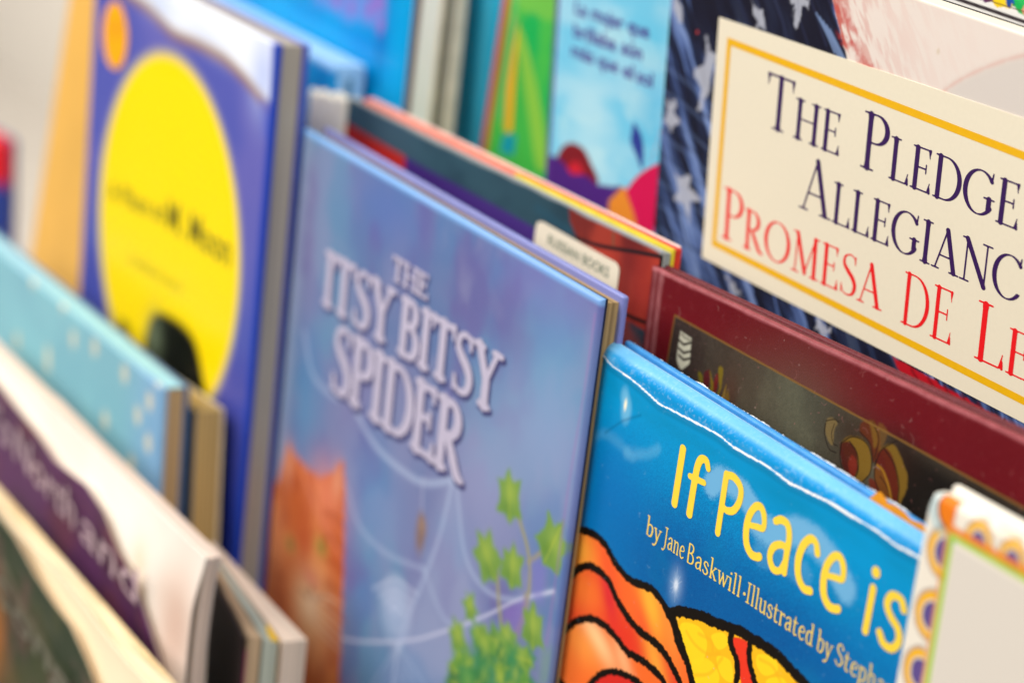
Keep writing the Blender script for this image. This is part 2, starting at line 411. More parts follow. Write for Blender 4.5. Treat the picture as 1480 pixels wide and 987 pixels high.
def book_glyph(ch, T, t):
    """informal light roman, lower case x-height .62"""
    x = .62; S = t
    def sf(cx, cy, l=.07): return [ln(cx - l, cy, cx + l, cy + .01, S)]
    m_ = (T + t) / 2
    d = {
     'b': ([ln(.12, .06, .12, 1.0, T), cv([(.12, .5), (.24, .62), (.39, .56), (.43, .33), (.36, .08), (.22, .02), (.12, .1)], [t, m_, T, T, T, t, t])] + sf(.08, 1.0, .05), .5),
     'y': ([ln(.08, x, .24, .05, T), cv([(.41, x), (.3, .25), (.2, -.12), (.1, -.26), (.02, -.25)], [t, t, T * .8, T * .8, T])] + sf(.08, x) + sf(.41, x), .46),
     'J': ([cv([(.24, .98), (.24, .4), (.22, .0), (.12, -.2), (.02, -.18)], [T, T, T, t, T])] + sf(.22, .98, .12), .38),
     'a': ([cv([(.1, .52), (.2, .62), (.32, .6), (.36, .45), (.36, .1), (.43, .02)], [T, t, T, T, T, t]), cv([(.36, .38), (.2, .34), (.09, .22), (.1, .07), (.2, .01), (.36, .14)], [t, m_, T, T, t, t])], .47),
     'n': ([ln(.12, .02, .12, x, T), cv([(.12, .46), (.22, .6), (.34, .6), (.39, .45), (.39, .02)], [t, t, T, T, T])] + sf(.08, x, .05) + sf(.12, .02) + sf(.39, .02), .5),
     'e': ([cv([(.1, .33), (.38, .4), (.36, .55), (.25, .63), (.13, .52), (.08, .3), (.14, .08), (.27, .0), (.4, .1)], [t, t, m_, t, T, T, T, m_, t])], .45),
     'B': ([ln(.13, .02, .13, .98, T), cv([(.13, .98), (.3, .98), (.4, .86), (.38, .66), (.26, .54), (.14, .53)], [t, m_, T, T, t, t]), cv([(.2, .53), (.36, .5), (.46, .34), (.44, .12), (.3, .02), (.13, .02)], [t, m_, T, T, t, t])], .56),
     's': ([cv([(.34, .5), (.28, .61), (.15, .61), (.09, .48), (.18, .36), (.3, .27), (.34, .14), (.25, .01), (.12, .02), (.05, .13)], [T, t, m_, T, T, T, T, m_, t, T])], .41),
     'k': ([ln(.12, .02, .12, 1.0, T), ln(.13, .28, .38, .6, t), ln(.2, .36, .42, .03, T)] + sf(.08, 1.0, .05) + sf(.12, .02) + sf(.42, .02) + sf(.38, .61), .5),
     'w': ([ln(.08, x, .2, .03, T), ln(.2, .03, .34, .55, t), ln(.32, x, .46, .03, T), ln(.46, .03, .62, x, t)] + sf(.08, x) + sf(.62, x), .67),
     'i': ([ln(.12, .02, .12, x, T), ln(.12, .86, .12, .87, T * 1.3)] + sf(.08, x, .05) + sf(.12, .02), .25),
     'l': ([ln(.12, .02, .12, 1.0, T)] + sf(.08, 1.0, .05) + sf(.12, .02), .25),
     'I': ([ln(.15, .02, .15, .98, T)] + sf(.15, .98, .11) + sf(.15, .02, .11), .32),
     'u': ([cv([(.1, x), (.1, .2), (.15, .04), (.26, .02), (.37, .16)], [T, T, T, t, t]), ln(.38, x, .39, .02, T)] + sf(.06, x, .05) + sf(.35, x, .05) + sf(.42, .02, .04), .5),
     't': ([cv([(.14, .84), (.13, .5), (.13, .14), (.2, .01), (.32, .06)], [t, T, T, T, t]), ln(.02, .6, .3, .61, S)], .35),
     'r': ([ln(.12, .02, .12, x, T), cv([(.12, .44), (.2, .58), (.3, .61), (.34, .54)], [t, t, m_, T])] + sf(.08, x, .05) + sf(.12, .02), .37),
     'd': ([ln(.38, .04, .38, 1.0, T), cv([(.38, .5), (.27, .62), (.13, .54), (.08, .3), (.14, .06), (.26, .01), (.38, .16)], [t, m_, T, T, T, t, t])] + sf(.34, 1.0, .05) + sf(.42, .02, .05), .5),
     'S': ([cv([(.4, .8), (.34, .95), (.2, .98), (.1, .86), (.11, .68), (.24, .54), (.38, .42), (.43, .24), (.34, .05), (.18, .01), (.05, .14)], [T, t, m_, T, T, T, T, T, m_, t, T])], .5),
     'p': ([ln(.12, -.3, .12, x, T), cv([(.12, .46), (.22, .61), (.36, .58), (.43, .34), (.37, .08), (.24, .01), (.12, .1)], [t, m_, T, T, T, t, t])] + sf(.08, x, .05) + sf(.12, -.3), .5),
     'h': ([ln(.12, .02, .12, 1.0, T), cv([(.12, .46), (.22, .6), (.34, .6), (.39, .45), (.39, .02)], [t, t, T, T, T])] + sf(.08, 1.0, .05) + sf(.12, .02) + sf(.39, .02), .5),
     '.': ([ln(.1, .32, .1, .33, T * 1.7)], .22)}
    return d.get(ch, ([], .25))

def trace(strokes, adv, res, grow=0.):
    """strokes -> filled outline polygons (marching squares over the distance field)"""
    al = np.vstack(strokes); mg = al[:, 2].max() + .04 + grow
    x0, x1 = al[:, 0].min() - mg, al[:, 0].max() + mg; y0, y1 = al[:, 1].min() - mg, al[:, 1].max() + mg
    xs = np.arange(x0, x1 + res, res); ys = np.arange(y0, y1 + res, res); X, Y = np.meshgrid(xs, ys)
    D = np.full(X.shape, 1e9)
    for s_ in strokes:
        for a, b in zip(s_[:-1], s_[1:]):
            ex, ey = b[0] - a[0], b[1] - a[1]; l2 = ex * ex + ey * ey + 1e-12
            t = np.clip(((X - a[0]) * ex + (Y - a[1]) * ey) / l2, 0, 1)
            D = np.minimum(D, np.hypot(X - a[0] - t * ex, Y - a[1] - t * ey) - .5 * (a[2] + t * (b[2] - a[2])))
    D -= grow
    V, Fc = [], []
    ny, nx = D.shape
    act = np.argwhere((D[:-1, :-1] < 0) | (D[1:, :-1] < 0) | (D[:-1, 1:] < 0) | (D[1:, 1:] < 0))
    for j, i in act:
        c = [(i, j), (i + 1, j), (i + 1, j + 1), (i, j + 1)]; dv = [D[b, a] for a, b in c]
        poly = []
        for k in range(4):
            d0, d1 = dv[k], dv[(k + 1) % 4]; (a0, b0), (a1, b1) = c[k], c[(k + 1) % 4]
            if d0 < 0: poly.append((xs[a0], ys[b0]))
            if (d0 < 0) != (d1 < 0):
                t = d0 / (d0 - d1); poly.append((xs[a0] + (xs[a1] - xs[a0]) * t, ys[b0] + (ys[b1] - ys[b0]) * t))
        if len(poly) >= 3:
            Fc.append(list(range(len(V), len(V) + len(poly)))); V += poly
    return np.array(V), Fc, adv, (al[:, 0] - al[:, 2] / 2).min(), (al[:, 0] + al[:, 2] / 2).max()

gcache = {}
def glyph(font, ch, T, t, res, grow):
    k = (font, ch, T, t, res, grow)
    if k not in gcache:
        st, adv = {'serif': lambda: serif_glyph(ch, T, t), 'round': lambda: round_glyph(ch, T), 'book': lambda: book_glyph(ch, T, t)}[font]()
        gcache[k] = trace(st, adv, res, grow) if st else (np.zeros((0, 2)), [], adv, 0, adv)
    return gcache[k]

def words(fr, name, items, font, mat, T, t, y=-.1, res=.022, grow=0., parent=None, shift=(0, 0), track=0., thick=0.):
    """items: (text, start px, end px, cap height mm, small-cap ratio or None); the word is set between the two baseline points"""
    V, Fc = [], []
    for text, pa, pb, cap, sc in items:
        A, B = fr.q(*pa), fr.q(*pb); d = B - A; L_ = np.linalg.norm(d); d /= L_; up = np.array([-d[1], d[0]])
        gl = []; pen = 0
        for i, ch in enumerate(text):
            k = 1. if (sc is None or i == 0) else sc
            g = glyph(font, ch, T / (k ** .5), t / (k ** .5), res, grow)
            gl.append((g, pen, k)); pen += (g[2] + track) * k
        lo = gl[0][1] + gl[0][0][3] * gl[0][2]; hi = gl[-1][1] + gl[-1][0][4] * gl[-1][2]
        sx = L_ / (hi - lo)
        for g, pn, k in gl:
            if len(g[0]) == 0: continue
            gx = (pn + g[0][:, 0] * k - lo) * sx; gz = g[0][:, 1] * k * cap
            p = A + gx[:, None] * d + gz[:, None] * up + np.array(shift)
            n0 = sum(len(q) for q in V)
            V.append(np.column_stack([p[:, 0], np.full(len(p), y), p[:, 1]]))
            Fc += [[n0 + a for a in f] for f in g[1]]
    return link_mesh(name, np.vstack(V), Fc, mat, parent or fr.e)

def plain_words(fr, name, items, mat, y=-.1, bold=.0, parent=None):
    """the sans lettering, from the built-in face"""
    V, Fc = [], []; n0 = 0
    for text, pa, pb, cap in items:
        cu = bpy.data.curves.new('tmp', 'FONT'); cu.body = text; cu.size = 1; cu.offset = bold; cu.resolution_u = 3
        o = bpy.data.objects.new('tmp', cu); COL.objects.link(o)
        dg = bpy.context.evaluated_depsgraph_get(); me = o.evaluated_get(dg).to_mesh()
        v = np.array([q.co[:] for q in me.vertices]); f = [list(q.vertices) for q in me.polygons]
        o.evaluated_get(dg).to_mesh_clear(); bpy.data.objects.remove(o); bpy.data.curves.remove(cu)
        A, B = fr.q(*pa), fr.q(*pb); d = B - A; L_ = np.linalg.norm(d); d /= L_; up = np.array([-d[1], d[0]])
        gx = (v[:, 0] - v[:, 0].min()) / (v[:, 0].max() - v[:, 0].min()) * L_; gz = v[:, 1] / .7 * cap
        p = A + gx[:, None] * d + gz[:, None] * up
        V.append(np.column_stack([p[:, 0], np.full(len(p), y), p[:, 1]])); Fc += [[n0 + a for a in q] for q in f]; n0 += len(p)
    return link_mesh(name, np.vstack(V), Fc, mat, parent or fr.e)

def strip(fr, pts, wd, y):
    """verts + quads of a flat band along a polyline (mm)"""
    p = np.asarray(pts, float); d = np.gradient(p, axis=0); d /= np.linalg.norm(d, axis=1)[:, None]; nn = np.stack([-d[:, 1], d[:, 0]], 1)
    a, b = p + nn * wd / 2, p - nn * wd / 2
    V = [(q[0], y, q[1]) for q in a] + [(q[0], y, q[1]) for q in b]; n = len(p)
    return V, [(i, i + n, i + n + 1, i + 1) for i in range(n - 1)]

# ------------------------------------------------------------------ setting: wall behind and the tiered rack
WALL = mat_plain('wall_paint', (226, 219, 209), .8, .02, 30, .2, .02)
def quad(name, pts, mat):
    o = link_mesh(name, np.array(pts) * 1000., [(0, 1, 2, 3)], mat, None); o['kind'] = 'structure'; return o
quad('wall', [(-9, .75, 0), (2.5, .75, 0), (2.5, .75, 2.9), (-9, .75, 2.9)], WALL)
quad('floor', [(-9, -3, 0), (2.5, -3, 0), (2.5, .75, 0), (-9, .75, 0)], mat_plain('floor_vinyl', (196, 188, 178), .5, .08, 20))

WA, WB, WC = -190., -345., -455.          # shelf heights along the lean, mm
RACK = mat_plain('black_rack', (26, 25, 26), .55, .2, 60)
rk = bpy.data.objects.new('display_rack', None); COL.objects.link(rk)
M = np.eye(4); M[:3, 0] = rW; M[:3, 1] = -nW; M[:3, 2] = -vW; M[:3, 3] = ORG
rk.matrix_world = Matrix(M.tolist()); rk['label'] = 'dark tiered display rack holding every book, mostly hidden in the gaps'; rk['category'] = 'display rack'
for nm, z, y0, y1 in (('shelf', WA, -20, 60), ('shelf', WB, -110, -18.5), ('shelf', WC, -200, -110.5)):
    box(nm, -440 if z == WA else -620, 330, y0, y1, z - 12, z - .2, RACK, rk)
for nm, y, z0, z1 in (('back_panel', 60, WA - 12, WA + 150), ('riser_panel', -20, WB - 12, WA - 12.5), ('riser_panel', -109.5, WC - 12, WB - 12.5)):
    box(nm, -440 if y > -50 else -620, 330, y, (y + 6 if y > 0 else y + 1.2), z0, z1, RACK, rk)

# BOOKS
def straight_book(fr, W, th, board, pages, backmat, inset=2.5, board_back=None, spine=None, right_inset=None):
    """page block, back board and spine behind a cover that is already made"""
    H = fr.H; ri = inset if right_inset is None else right_inset
    box('page_block', 1.5, W - ri, board + .02, th - (board_back or board) - .02, 2, H - inset, pages, fr.e)
    box('back_cover', 0, W, th - (board_back or board), th, 0, H, backmat, fr.e, .6)
    if spine: box('spine', -.8, 1.2, board * .6, th - board * .4, 0, H - .3, spine, fr.e, .5)

# ---- back shelf: the book with the cream title label ------------------------------------------------
f = Frame(0, (978, -118), (1480, 50), WA, lean=.093)
f.root('picture_book', 'flag covered book with a large cream title label framed in yellow', 'book', 'books on the rack')
lab = f.p([(1040, 25), (1480, 171), (1480, 611), (1015, 372)])
dx = lab[1] - lab[0]; lab[1] = lab[0] + dx * 1.55; dx = lab[2] - lab[3]; lab[2] = lab[3] + dx * 1.55
W = lab[1:3, 0].max() + 26
def paint(P):
    X, Z = P.X, P.Z
    o = f.q(1040, 200); a = math.radians(-52)
    S_, T_ = (X - o[0]) * math.cos(a) + (Z - o[1]) * math.sin(a), -(X - o[0]) * math.sin(a) + (Z - o[1]) * math.cos(a)
    T2 = T_ + 5 * (fbm(X * .06, Z * .06, 3) - .5)
    k = fbm(S_ * .022, T2 * .3, 11, 4)
    c = np.empty(X.shape + (3,))
    for ch in range(3):
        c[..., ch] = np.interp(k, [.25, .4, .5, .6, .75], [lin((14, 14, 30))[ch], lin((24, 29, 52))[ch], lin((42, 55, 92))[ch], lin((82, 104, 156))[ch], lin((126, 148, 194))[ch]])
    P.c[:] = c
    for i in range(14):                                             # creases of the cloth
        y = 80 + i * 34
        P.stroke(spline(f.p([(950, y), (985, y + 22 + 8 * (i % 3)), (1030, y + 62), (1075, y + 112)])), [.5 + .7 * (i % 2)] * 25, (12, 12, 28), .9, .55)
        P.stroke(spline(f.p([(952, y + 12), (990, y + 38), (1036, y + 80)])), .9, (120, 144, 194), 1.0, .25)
    P.poly(f.p([(1000, -120), (1204, -120), (1203, 0), (1212, 40), (1228, 95), (1120, 62), (1050, 32), (1032, 90), (1012, 78), (998, 40)]), (17, 15, 33), 2.0, .94, 2.5, .2)
    for i in range(6):
        P.stroke(spline(f.p([(1060 + 26 * i, -20), (1075 + 26 * i, 20), (1090 + 26 * i, 66)])), .8, (46, 52, 84), .9, .5)
    for y in range(5):
        P.stroke(spline(f.p([(1180 + 5 * y, 20 + 6 * y), (1195 + 5 * y, 50 + 6 * y), (1206 + 5 * y, 76 + 5 * y)])), .7, (128, 152, 196), .6, .7)
    wh = (176, 178, 190)
    stars = [[(1083, -6), (1094, 12), (1101, 18), (1104, 26), (1108, 46), (1094, 40), (1096, 30), (1090, 18)],
             [(1149, -20), (1156, -4), (1172, -2), (1168, 12), (1158, 8), (1156, 30), (1150, 46), (1147, 24), (1150, 6), (1140, 2)],
             [(1021, 52), (1025, 74), (1034, 82), (1030, 100), (1026, 130), (1018, 142), (1014, 156), (1008, 158), (1014, 132), (1004, 112), (1002, 102), (1018, 94)],
             [(976, -8), (984, 6), (986, 34), (980, 30), (974, 14)],
             [(962, 140), (969, 150), (978, 146), (974, 162), (983, 178), (973, 180), (970, 196), (965, 180), (958, 176), (964, 164)],
             [(972, 244), (984, 258), (996, 256), (995, 272), (1012, 290), (999, 294), (997, 322), (988, 296), (972, 288), (983, 274)],
             [(1050, 400), (1062, 410), (1072, 430), (1060, 424), (1054, 416)],
             [(1181, 456), (1186, 468), (1196, 474), (1204, 470), (1201, 482), (1190, 484), (1178, 474)]]
    for st in stars: P.poly(f.p(st), wh, .6, .85, 1.5, .45)
    for st in stars:
        c_ = f.p(st).mean(0); P.stroke([c_ + (-1.2, 3), c_ + (.6, -3)], .5, (120, 122, 140), .5, .6)
    P.ell(f.q(1008, 47), .6, .6, (200, 60, 60), .3)
    # the pale feathered half of the picture
    reg = f.p([(1204, -130), (1900, -130), (1900, 320), (1340, 165), (1226, 92), (1213, 40), (1203, 0)])
    P.poly(reg, (226, 212, 202), .4, 1, .4, .6)
    sl = slice(None), slice(None)
    d = P.polysdf(X, Z, reg)
    e = f.p([(1203, 0), (1213, 40), (1226, 92)])
    dist = np.min([np.hypot(X - q[0], Z - q[1]) for q in spline(e, 6)], 0)
    fz = fbm(S_ * .12 + 40, (T_) * .55, 21, 5)
    P.over(np.where(d < 0, np.clip(sst(.42, .62, fz) * np.exp(-dist / 9.), 0, 1) * .95, 0), (178, 44, 36))
    P.over(np.where(d < 0, np.clip(sst(.35, .75, fz) * np.exp(-dist / 26.), 0, 1) * .3, 0), (214, 120, 100))
    for q, a_, b_ in (((1218, 16), 3.4, 1.5), ((1226, 36), 3, 1.3), ((1238, 72), 3.6, 1.2), ((1250, 92), 4.5, 1.4), ((1262, 96), 3, 1), ((1220, 58), 2.4, 1.1)):
        P.ell(f.q(*q), a_, b_, (188, 52, 44), 1.4, .6, -.3, 1.6, .5)
    P.poly(np.vstack([spline(f.p([(1352, 142), (1384, 118), (1430, 96), (1484, 80), (1560, 74)])), f.p([(1560, 400), (1400, 300)])]), (205, 196, 188), 2.5, .75)
    P.stroke(spline(f.p([(1352, 142), (1384, 118), (1430, 96), (1484, 80), (1560, 74)])), [.5, .9, 1, 1, 1] * 6 + [1, 1, 1], (214, 160, 146), 1.0, .55)
    P.ell(f.q(1356, 75), .7, .9, (206, 186, 158), .5, .6)
    # below the label
    P.poly(f.p([(1200, 450), (1270, 500), (1310, 530), (1290, 560), (1210, 500)]), (18, 20, 40), 1.5, .85, 1, .3)
    P.poly(f.p([(1290, 515), (1455, 610), (1436, 632), (1330, 600)]), (178, 16, 32), .6, 1, .6, .4)
    for i in range(5):
        P.stroke(spline(f.p([(1318 + 24 * i, 535 + 12 * i), (1330 + 24 * i, 556 + 12 * i), (1346 + 24 * i, 590 + 8 * i)])), 1.1, (96, 6, 18), .8, .7)
    P.poly(f.p([(1448, 606), (1600, 700), (1600, 800), (1420, 640)]), (176, 178, 184), .6)
    P.stroke(f.p([(1430, 634), (1452, 606)]), .8, (20, 16, 20), .4)
    # white trim along the top of the board
    P.over(sst(f.H - 1.1, f.H - .6, Z), (238, 226, 212))
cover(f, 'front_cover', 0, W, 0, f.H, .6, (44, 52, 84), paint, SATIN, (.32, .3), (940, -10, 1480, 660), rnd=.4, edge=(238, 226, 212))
box('page_block', .5, W - .5, .62, 6.6, 1, f.H - .25, mat_pages('cream_page_edges', (244, 230, 212), .92), f.e)
box('back_cover', 0, W, 6.62, 7.2, 0, f.H, mat_plain('dark_card', (30, 26, 34), .5), f.e)
V = [(x, -.22, z) for x, z in lab] + [(x, .0, z) for x, z in lab]
lo = link_mesh('title_label', V, [(3, 2, 1, 0), (0, 1, 5, 4), (1, 2, 6, 5), (2, 3, 7, 6), (3, 0, 4, 7)],
               mat_plain('cream_card', (230, 219, 195), .5, .012, 700, .3, .04), f.e, label='cream title label in a yellow frame')
fp = f.p([(1054.8, 60.3), (1480, 225), (1480, 579), (1032.6, 351.2)])
fp[1] = fp[0] + (fp[1] - fp[0]) * 1.5; fp[2] = fp[3] + (fp[2] - fp[3]) * 1.5
def bar(a, b, wd, ext=0):
    d = (b - a) / np.linalg.norm(b - a); n_ = np.array([-d[1], d[0]]) * wd / 2; a = a - d * ext; b = b + d * ext
    return [tuple(a + n_), tuple(a - n_), tuple(b - n_), tuple(b + n_)]
V = []; Fc = []
for k, (a, b, e) in enumerate(((fp[0], fp[1], 1.2), (fp[0], fp[3], -1.2), (fp[3], fp[2], 1.2), (fp[1], fp[2], 0.))):
    Fc.append([len(V) + i for i in range(4)]); V += [(x, -.27, z) for x, z in bar(a, b, 2.45, e)]
link_mesh('label_border', V, Fc, ink((233, 176, 12)), lo)
PUR, RED = ink((52, 20, 82)), ink((232, 22, 28))
words(f, 'english_title', [('THE', (1105, 181), (1213, 226), 18.4, .74), ('PLEDGE', (1243.5, 240.5), (1471, 333), 18.4, .74), ('OF', (1502, 346), (1570, 372), 18.4, .74),
      ('ALLEGIANC', (1155, 299), (1473, 440), 18.4, .74), ('E', (1483, 445), (1507, 456), 18.4 * .74, None)], 'serif', PUR, .105, .03, -.28, .02, track=.03, parent=lo)
words(f, 'spanish_title', [('PROMESA', (1043, 342), (1275, 450), 18.4, .77), ('DE', (1302, 465), (1374, 499), 17.0, 1), ('LE', (1406.5, 515.5), (1487, 553), 18.4, .77), ('ALTAD', (1489, 554), (1655, 636), 14.2, 1)],
      'serif', RED, .1, .028, -.28, .02, track=.03, parent=lo)

# ---- the book standing behind it ---------------------------------------------------------------------
f = Frame(-13, (1000, -330), (1480, -150), WA, lean=.093)
f.root('picture_book', 'book with a white bordered bright yellow, blue and green picture behind the flag covered book', 'book', 'books on the rack')
def paint(P):
    P.poly(f.p([(1100, -200), (1398, -14), (1440, 2), (1480, 15), (1700, 95), (1700, -300), (1100, -330)]), (30, 130, 70), .4)
    for q, a, c in (((1446, -3), 4, (236, 200, 20)), ((1456, 4), 2.6, (240, 205, 30)), ((1463, -6), 3.5, (16, 80, 160)), ((1458, 7), 1.6, (16, 70, 150)), ((1481, 2), 5, (20, 170, 80)), ((1486, 15), 2.4, (226, 150, 120)), ((1425, -12), 4, (90, 30, 90)), ((1478, -12), 5, (40, 180, 90))):
        P.ell(f.q(*q), a, a * .8, c, .4, 1, 0, 1, .4)
    P.stroke(f.p([(1340, -16.5), (1381, -1.5), (1432, 15.5), (1480, 32), (1600, 74)]), 1.15, (34, 16, 26), .25, .97)
    P.stroke(f.p([(1378, -20), (1400, -9), (1440, 5), (1480, 17.5)]), .4, (90, 60, 40), .25, .8)
cover(f, 'front_cover', 0, 200, 0, f.H, 1, (236, 232, 226), paint, SATIN, (.35, .35), (1330, -20, 1480, 60))
straight_book(f, 200, 6, 1, PAGES, ink((60, 110, 90)))

# ---- the sky blue spanish book -----------------------------------------------------------------------
f = Frame(-9, (808, -95), (976, -38), WA, lean=.075)
f.root('picture_book', 'sky blue book with purple spanish title beside the flag covered book', 'book', 'books on the rack')
W = f.W + 6
def paint(P):
    X, Z = P.X, P.Z
    k = fbm(X * .03 + 3, Z * .07, 31, 4)
    P.over(sst(.4, .68, k) * .75, (92, 188, 222)); P.over(sst(.55, .75, fbm(X * .05, Z * .08 + 9, 33)) * .6, (190, 222, 226))
    P.blob(f.q(945, 160), 14, 18, (70, 178, 220), .6); P.blob(f.q(935, 60), 14, 6, (90, 192, 226), .5); P.blob(f.q(850, 170), 14, 22, (176, 216, 228), .7)
    P.poly(spline(f.p([(800, 262), (806, 224), (822, 207), (842, 214), (854, 236), (862, 268)]), 5, True), (122, 16, 30), .5)
    P.poly(spline(f.p([(818, 256), (824, 238), (834, 234), (842, 246), (842, 264)]), 5, True), (196, 26, 44), .8)
    P.poly(spline(f.p([(780, 330), (786, 236), (800, 226), (814, 236), (826, 252), (838, 252), (850, 256), (862, 266), (884, 270), (900, 275), (890, 340), (820, 360)]), 5, True), (72, 28, 116), .5)
    P.poly(f.p([(876, 345), (880, 290), (900, 270), (920, 284), (925, 345)]), (222, 132, 40), .5)
    P.poly(np.vstack([spline(f.p([(904, 276), (920, 256), (938, 243), (962, 232)])), f.p([(962, 360), (925, 345), (916, 310)])]), (204, 8, 76), .4)
    P.poly(spline(f.p([(916, 178), (922, 186), (928, 200), (930, 222), (928, 246), (920, 226), (912, 206), (913, 192)]), 5, True), (42, 56, 140), .4)
    for i in range(7): P.ell(f.q(960 - 3 * i, 172 + 10 * i), .5, .6, (206, 90, 90), .3, .8)
    P.over(1 - sst(3.0, 3.5, X), (88, 44, 128))
cover(f, 'front_cover', 0, W, 0, f.H, 1, (150, 205, 226), paint, SATIN, (.45, .45), (780, -10, 990, 340))
straight_book(f, W, 6, 1, PAGES, ink((88, 44, 128)))
plain_words(f, 'title_text', [('La', (831, 20), (848, 26), 5.4), ('mujer', (855, 28), (901, 44.5), 5.4), ('que', (907, 46), (938, 57), 5.4),
    ('brillaba', (829, 53), (890, 74.5), 5.4), ('aún', (898, 77), (928, 87.5), 5.4), ('más', (826, 81), (858, 93), 5.4), ('que', (864, 96), (893, 106.5), 5.4), ('el', (900, 110), (915, 116), 5.4), ('sol', (920, 118.5), (943, 127.5), 5.4)],
    ink((78, 52, 140)), -.1, .022)

# ---- the green book and the turquoise book ------------------------------------------------------------
f = Frame(-15.2, (735, -60), (815, -28), WA, lean=.075, roll=-.17)
f.root('picture_book', 'green leaf patterned book with a red edge beside the sky blue book', 'book', 'books on the rack')
def paint(P):
    X, Z = P.X, P.Z
    P.over(sst(.45, .6, fbm(X * .05, Z * .03, 41)) * .9, (0, 168, 78))
    P.poly(spline(f.p([(752, 40), (768, 90), (784, 170), (790, 240), (775, 240), (764, 170), (752, 90), (746, 60)]), 5, True), (140, 192, 62), 1.2, .85)
    P.poly(spline(f.p([(745, -10), (800, -20), (800, 30), (770, 20), (752, 14)]), 5, True), (110, 186, 68), 1.5, .9)
    P.poly(spline(f.p([(716, 60), (728, 70), (722, 120), (708, 180), (706, 130)]), 5, True), (0, 150, 70), 1.5, .9)
    P.poly(f.p([(750, 30), (746, 90), (740, 190), (731, 192), (733, 130), (740, 80)]), (238, 168, 10), .7)
    P.stroke(f.p([(744, 20), (734, 100), (728, 186)]), 1.2, (226, 178, 90), .8, .8)
    P.poly(f.p([(728, 195), (746, 196), (742, 225), (722, 220)]), (0, 150, 170), 1.2)
    P.stroke(f.p([(748, -20), (738, 60), (722, 170)]), 1.4, (120, 190, 150), 1.2, .6)
    P.over(1 - sst(3.6, 4.4, X), (196, 58, 60)); P.over(sst(3.2, 4.2, X) * (1 - sst(5.6, 7.2, X)) * .8, (206, 104, 40))
cover(f, 'front_cover', 0, 88, 0, f.H, 1, (64, 178, 68), paint, SATIN, (.6, .6), (660, -10, 830, 260))
straight_book(f, 88, 4, 1, PAGES, ink((180, 50, 50)))
f = Frame(-19.6, (640, -110), (760, -60), WA, lean=.06)
f.root('picture_book', 'plain turquoise book behind the green leaf patterned book', 'book', 'books on the rack')
def paint(P): P.stroke(f.p([(712, -60), (700, 60), (684, 220)]), 5, (78, 184, 212), 3, .8)
cover(f, 'front_cover', 0, 100, 0, f.H, 1, (32, 166, 204), paint, SATIN, (1, 1))
straight_book(f, 100, 5, 1, PAGES, ink((20, 120, 160)))

# ---- cyan book with thick pages and the tan book behind it ---------------------------------------------
f = Frame(16, (330, -172), (603, -62), WA)
f.root('picture_book', 'bright cyan hardback with a purple title and thick white pages', 'book', 'books on the rack')
W = f.W
def paint(P):
    X, Z = P.X, P.Z
    P.over(sst(.4, .7, fbm(X * .03, Z * .03, 51)) * .5, (0, 126, 196))
    P.blob(f.q(520, 62), 26, 7, (0, 120, 196), .6, -.1); P.blob(f.q(552, 50), 6, 12, (0, 96, 176), .8); P.blob(f.q(440, 12), 16, 6, (0, 130, 200), .6)
    P.poly(f.p([(446, -20), (456, 4), (474, 12), (492, 22), (502, 34), (510, 28), (540, 38), (549, 46), (556, 40), (558, -20)]), (100, 138, 208), 3, .85)
    for q, a, b in (((487, 2), 4, 3), ((508, 10), 3, 4), ((534, 14), 3.5, 4), ((548, 4), 5, 4), ((550, 36), 2.4, 4)): P.blob(f.q(*q), a, b, (158, 84, 176), .8)
    P.poly(f.p([(542, 118), (546, 76), (548, 118), (546, 130)]), (0, 84, 140), 2.5, .8)
cover(f, 'front_cover', 0, W, 0, f.H, 1.6, (0, 152, 210), paint, GLOSS, (.9, .9), (380, -10, 620, 170), edge=(170, 176, 184))
box('endpaper_or_gap_fill', 2, W - 2.5, 1.65, 5.2, 1, f.H - 3, mat_plain('brown_gap_shade', (112, 66, 56), .7), f.e)  # shade of the gap behind the cover, put in as a brown strip
box('page_block', 2, W - .6, 5.25, 14.2, 1, f.H - 3, mat_pages('bright_page_edges', (250, 247, 242), .96), f.e)
box('back_cover', 0, W, 14.25, 15.9, 0, f.H, mat_plain('cream_board', (232, 216, 190), .6), f.e, .4)
f = Frame(-2, (380, -154), (652, -52), WA)
f.root('picture_book', 'tan edged book pressed behind the cyan hardback', 'book', 'books on the rack')
box('front_cover', 0, f.W, 0, 1.6, 0, f.H, mat_plain('grey_board', (140, 136, 124), .6), f.e, .4)
box('page_block', 2, f.W - .8, 1.65, 4, 1, f.H - 3, mat_pages('grey_tan_edges', (160, 150, 136), .8), f.e)
box('back_cover', 0, f.W, 4.05, 10.5, 0, f.H, mat_plain('tan_board', (226, 214, 192), .6), f.e, .8)

# ---- pale blue boxed book between the moon book and the cyan one ---------------------------------------
f = Frame(33, (250, -28), (487, 95), WB)
f.root('picture_book', 'slim pale blue book between the yellow moon book and the cyan hardback', 'book', 'books on the rack')
W = f.W
def paint(P):
    P.blob(f.q(466, 122), 9, 14, (0, 108, 180), .7); P.over(sst(f.H - 5, f.H - 1, P.Z), (150, 194, 236))
cover(f, 'front_cover', 0, W, 0, f.H, 1.5, (20, 142, 204), paint, GLOSS, (1, 1), (380, -10, 540, 200), rnd=1.2, edge=(150, 194, 236))
lb = mat_plain('light_blue_cloth', (160, 202, 238), .5, .05)
box('page_block', 1, W - 1, 1.55, 12.4, 1, f.H - .3, lb, f.e)
box('spine', W - .9, W + .2, 1.2, 12.6, 0, f.H - .2, lb, f.e, .5)
box('hinge_band', W + .22, W + .5, 5, 8.2, 1, f.H - 6, mat_plain('blue_grey_cloth', (96, 140, 170), .6), f.e)
box('back_cover', 0, W, 12.45, 14, 0, f.H, lb, f.e, .6)

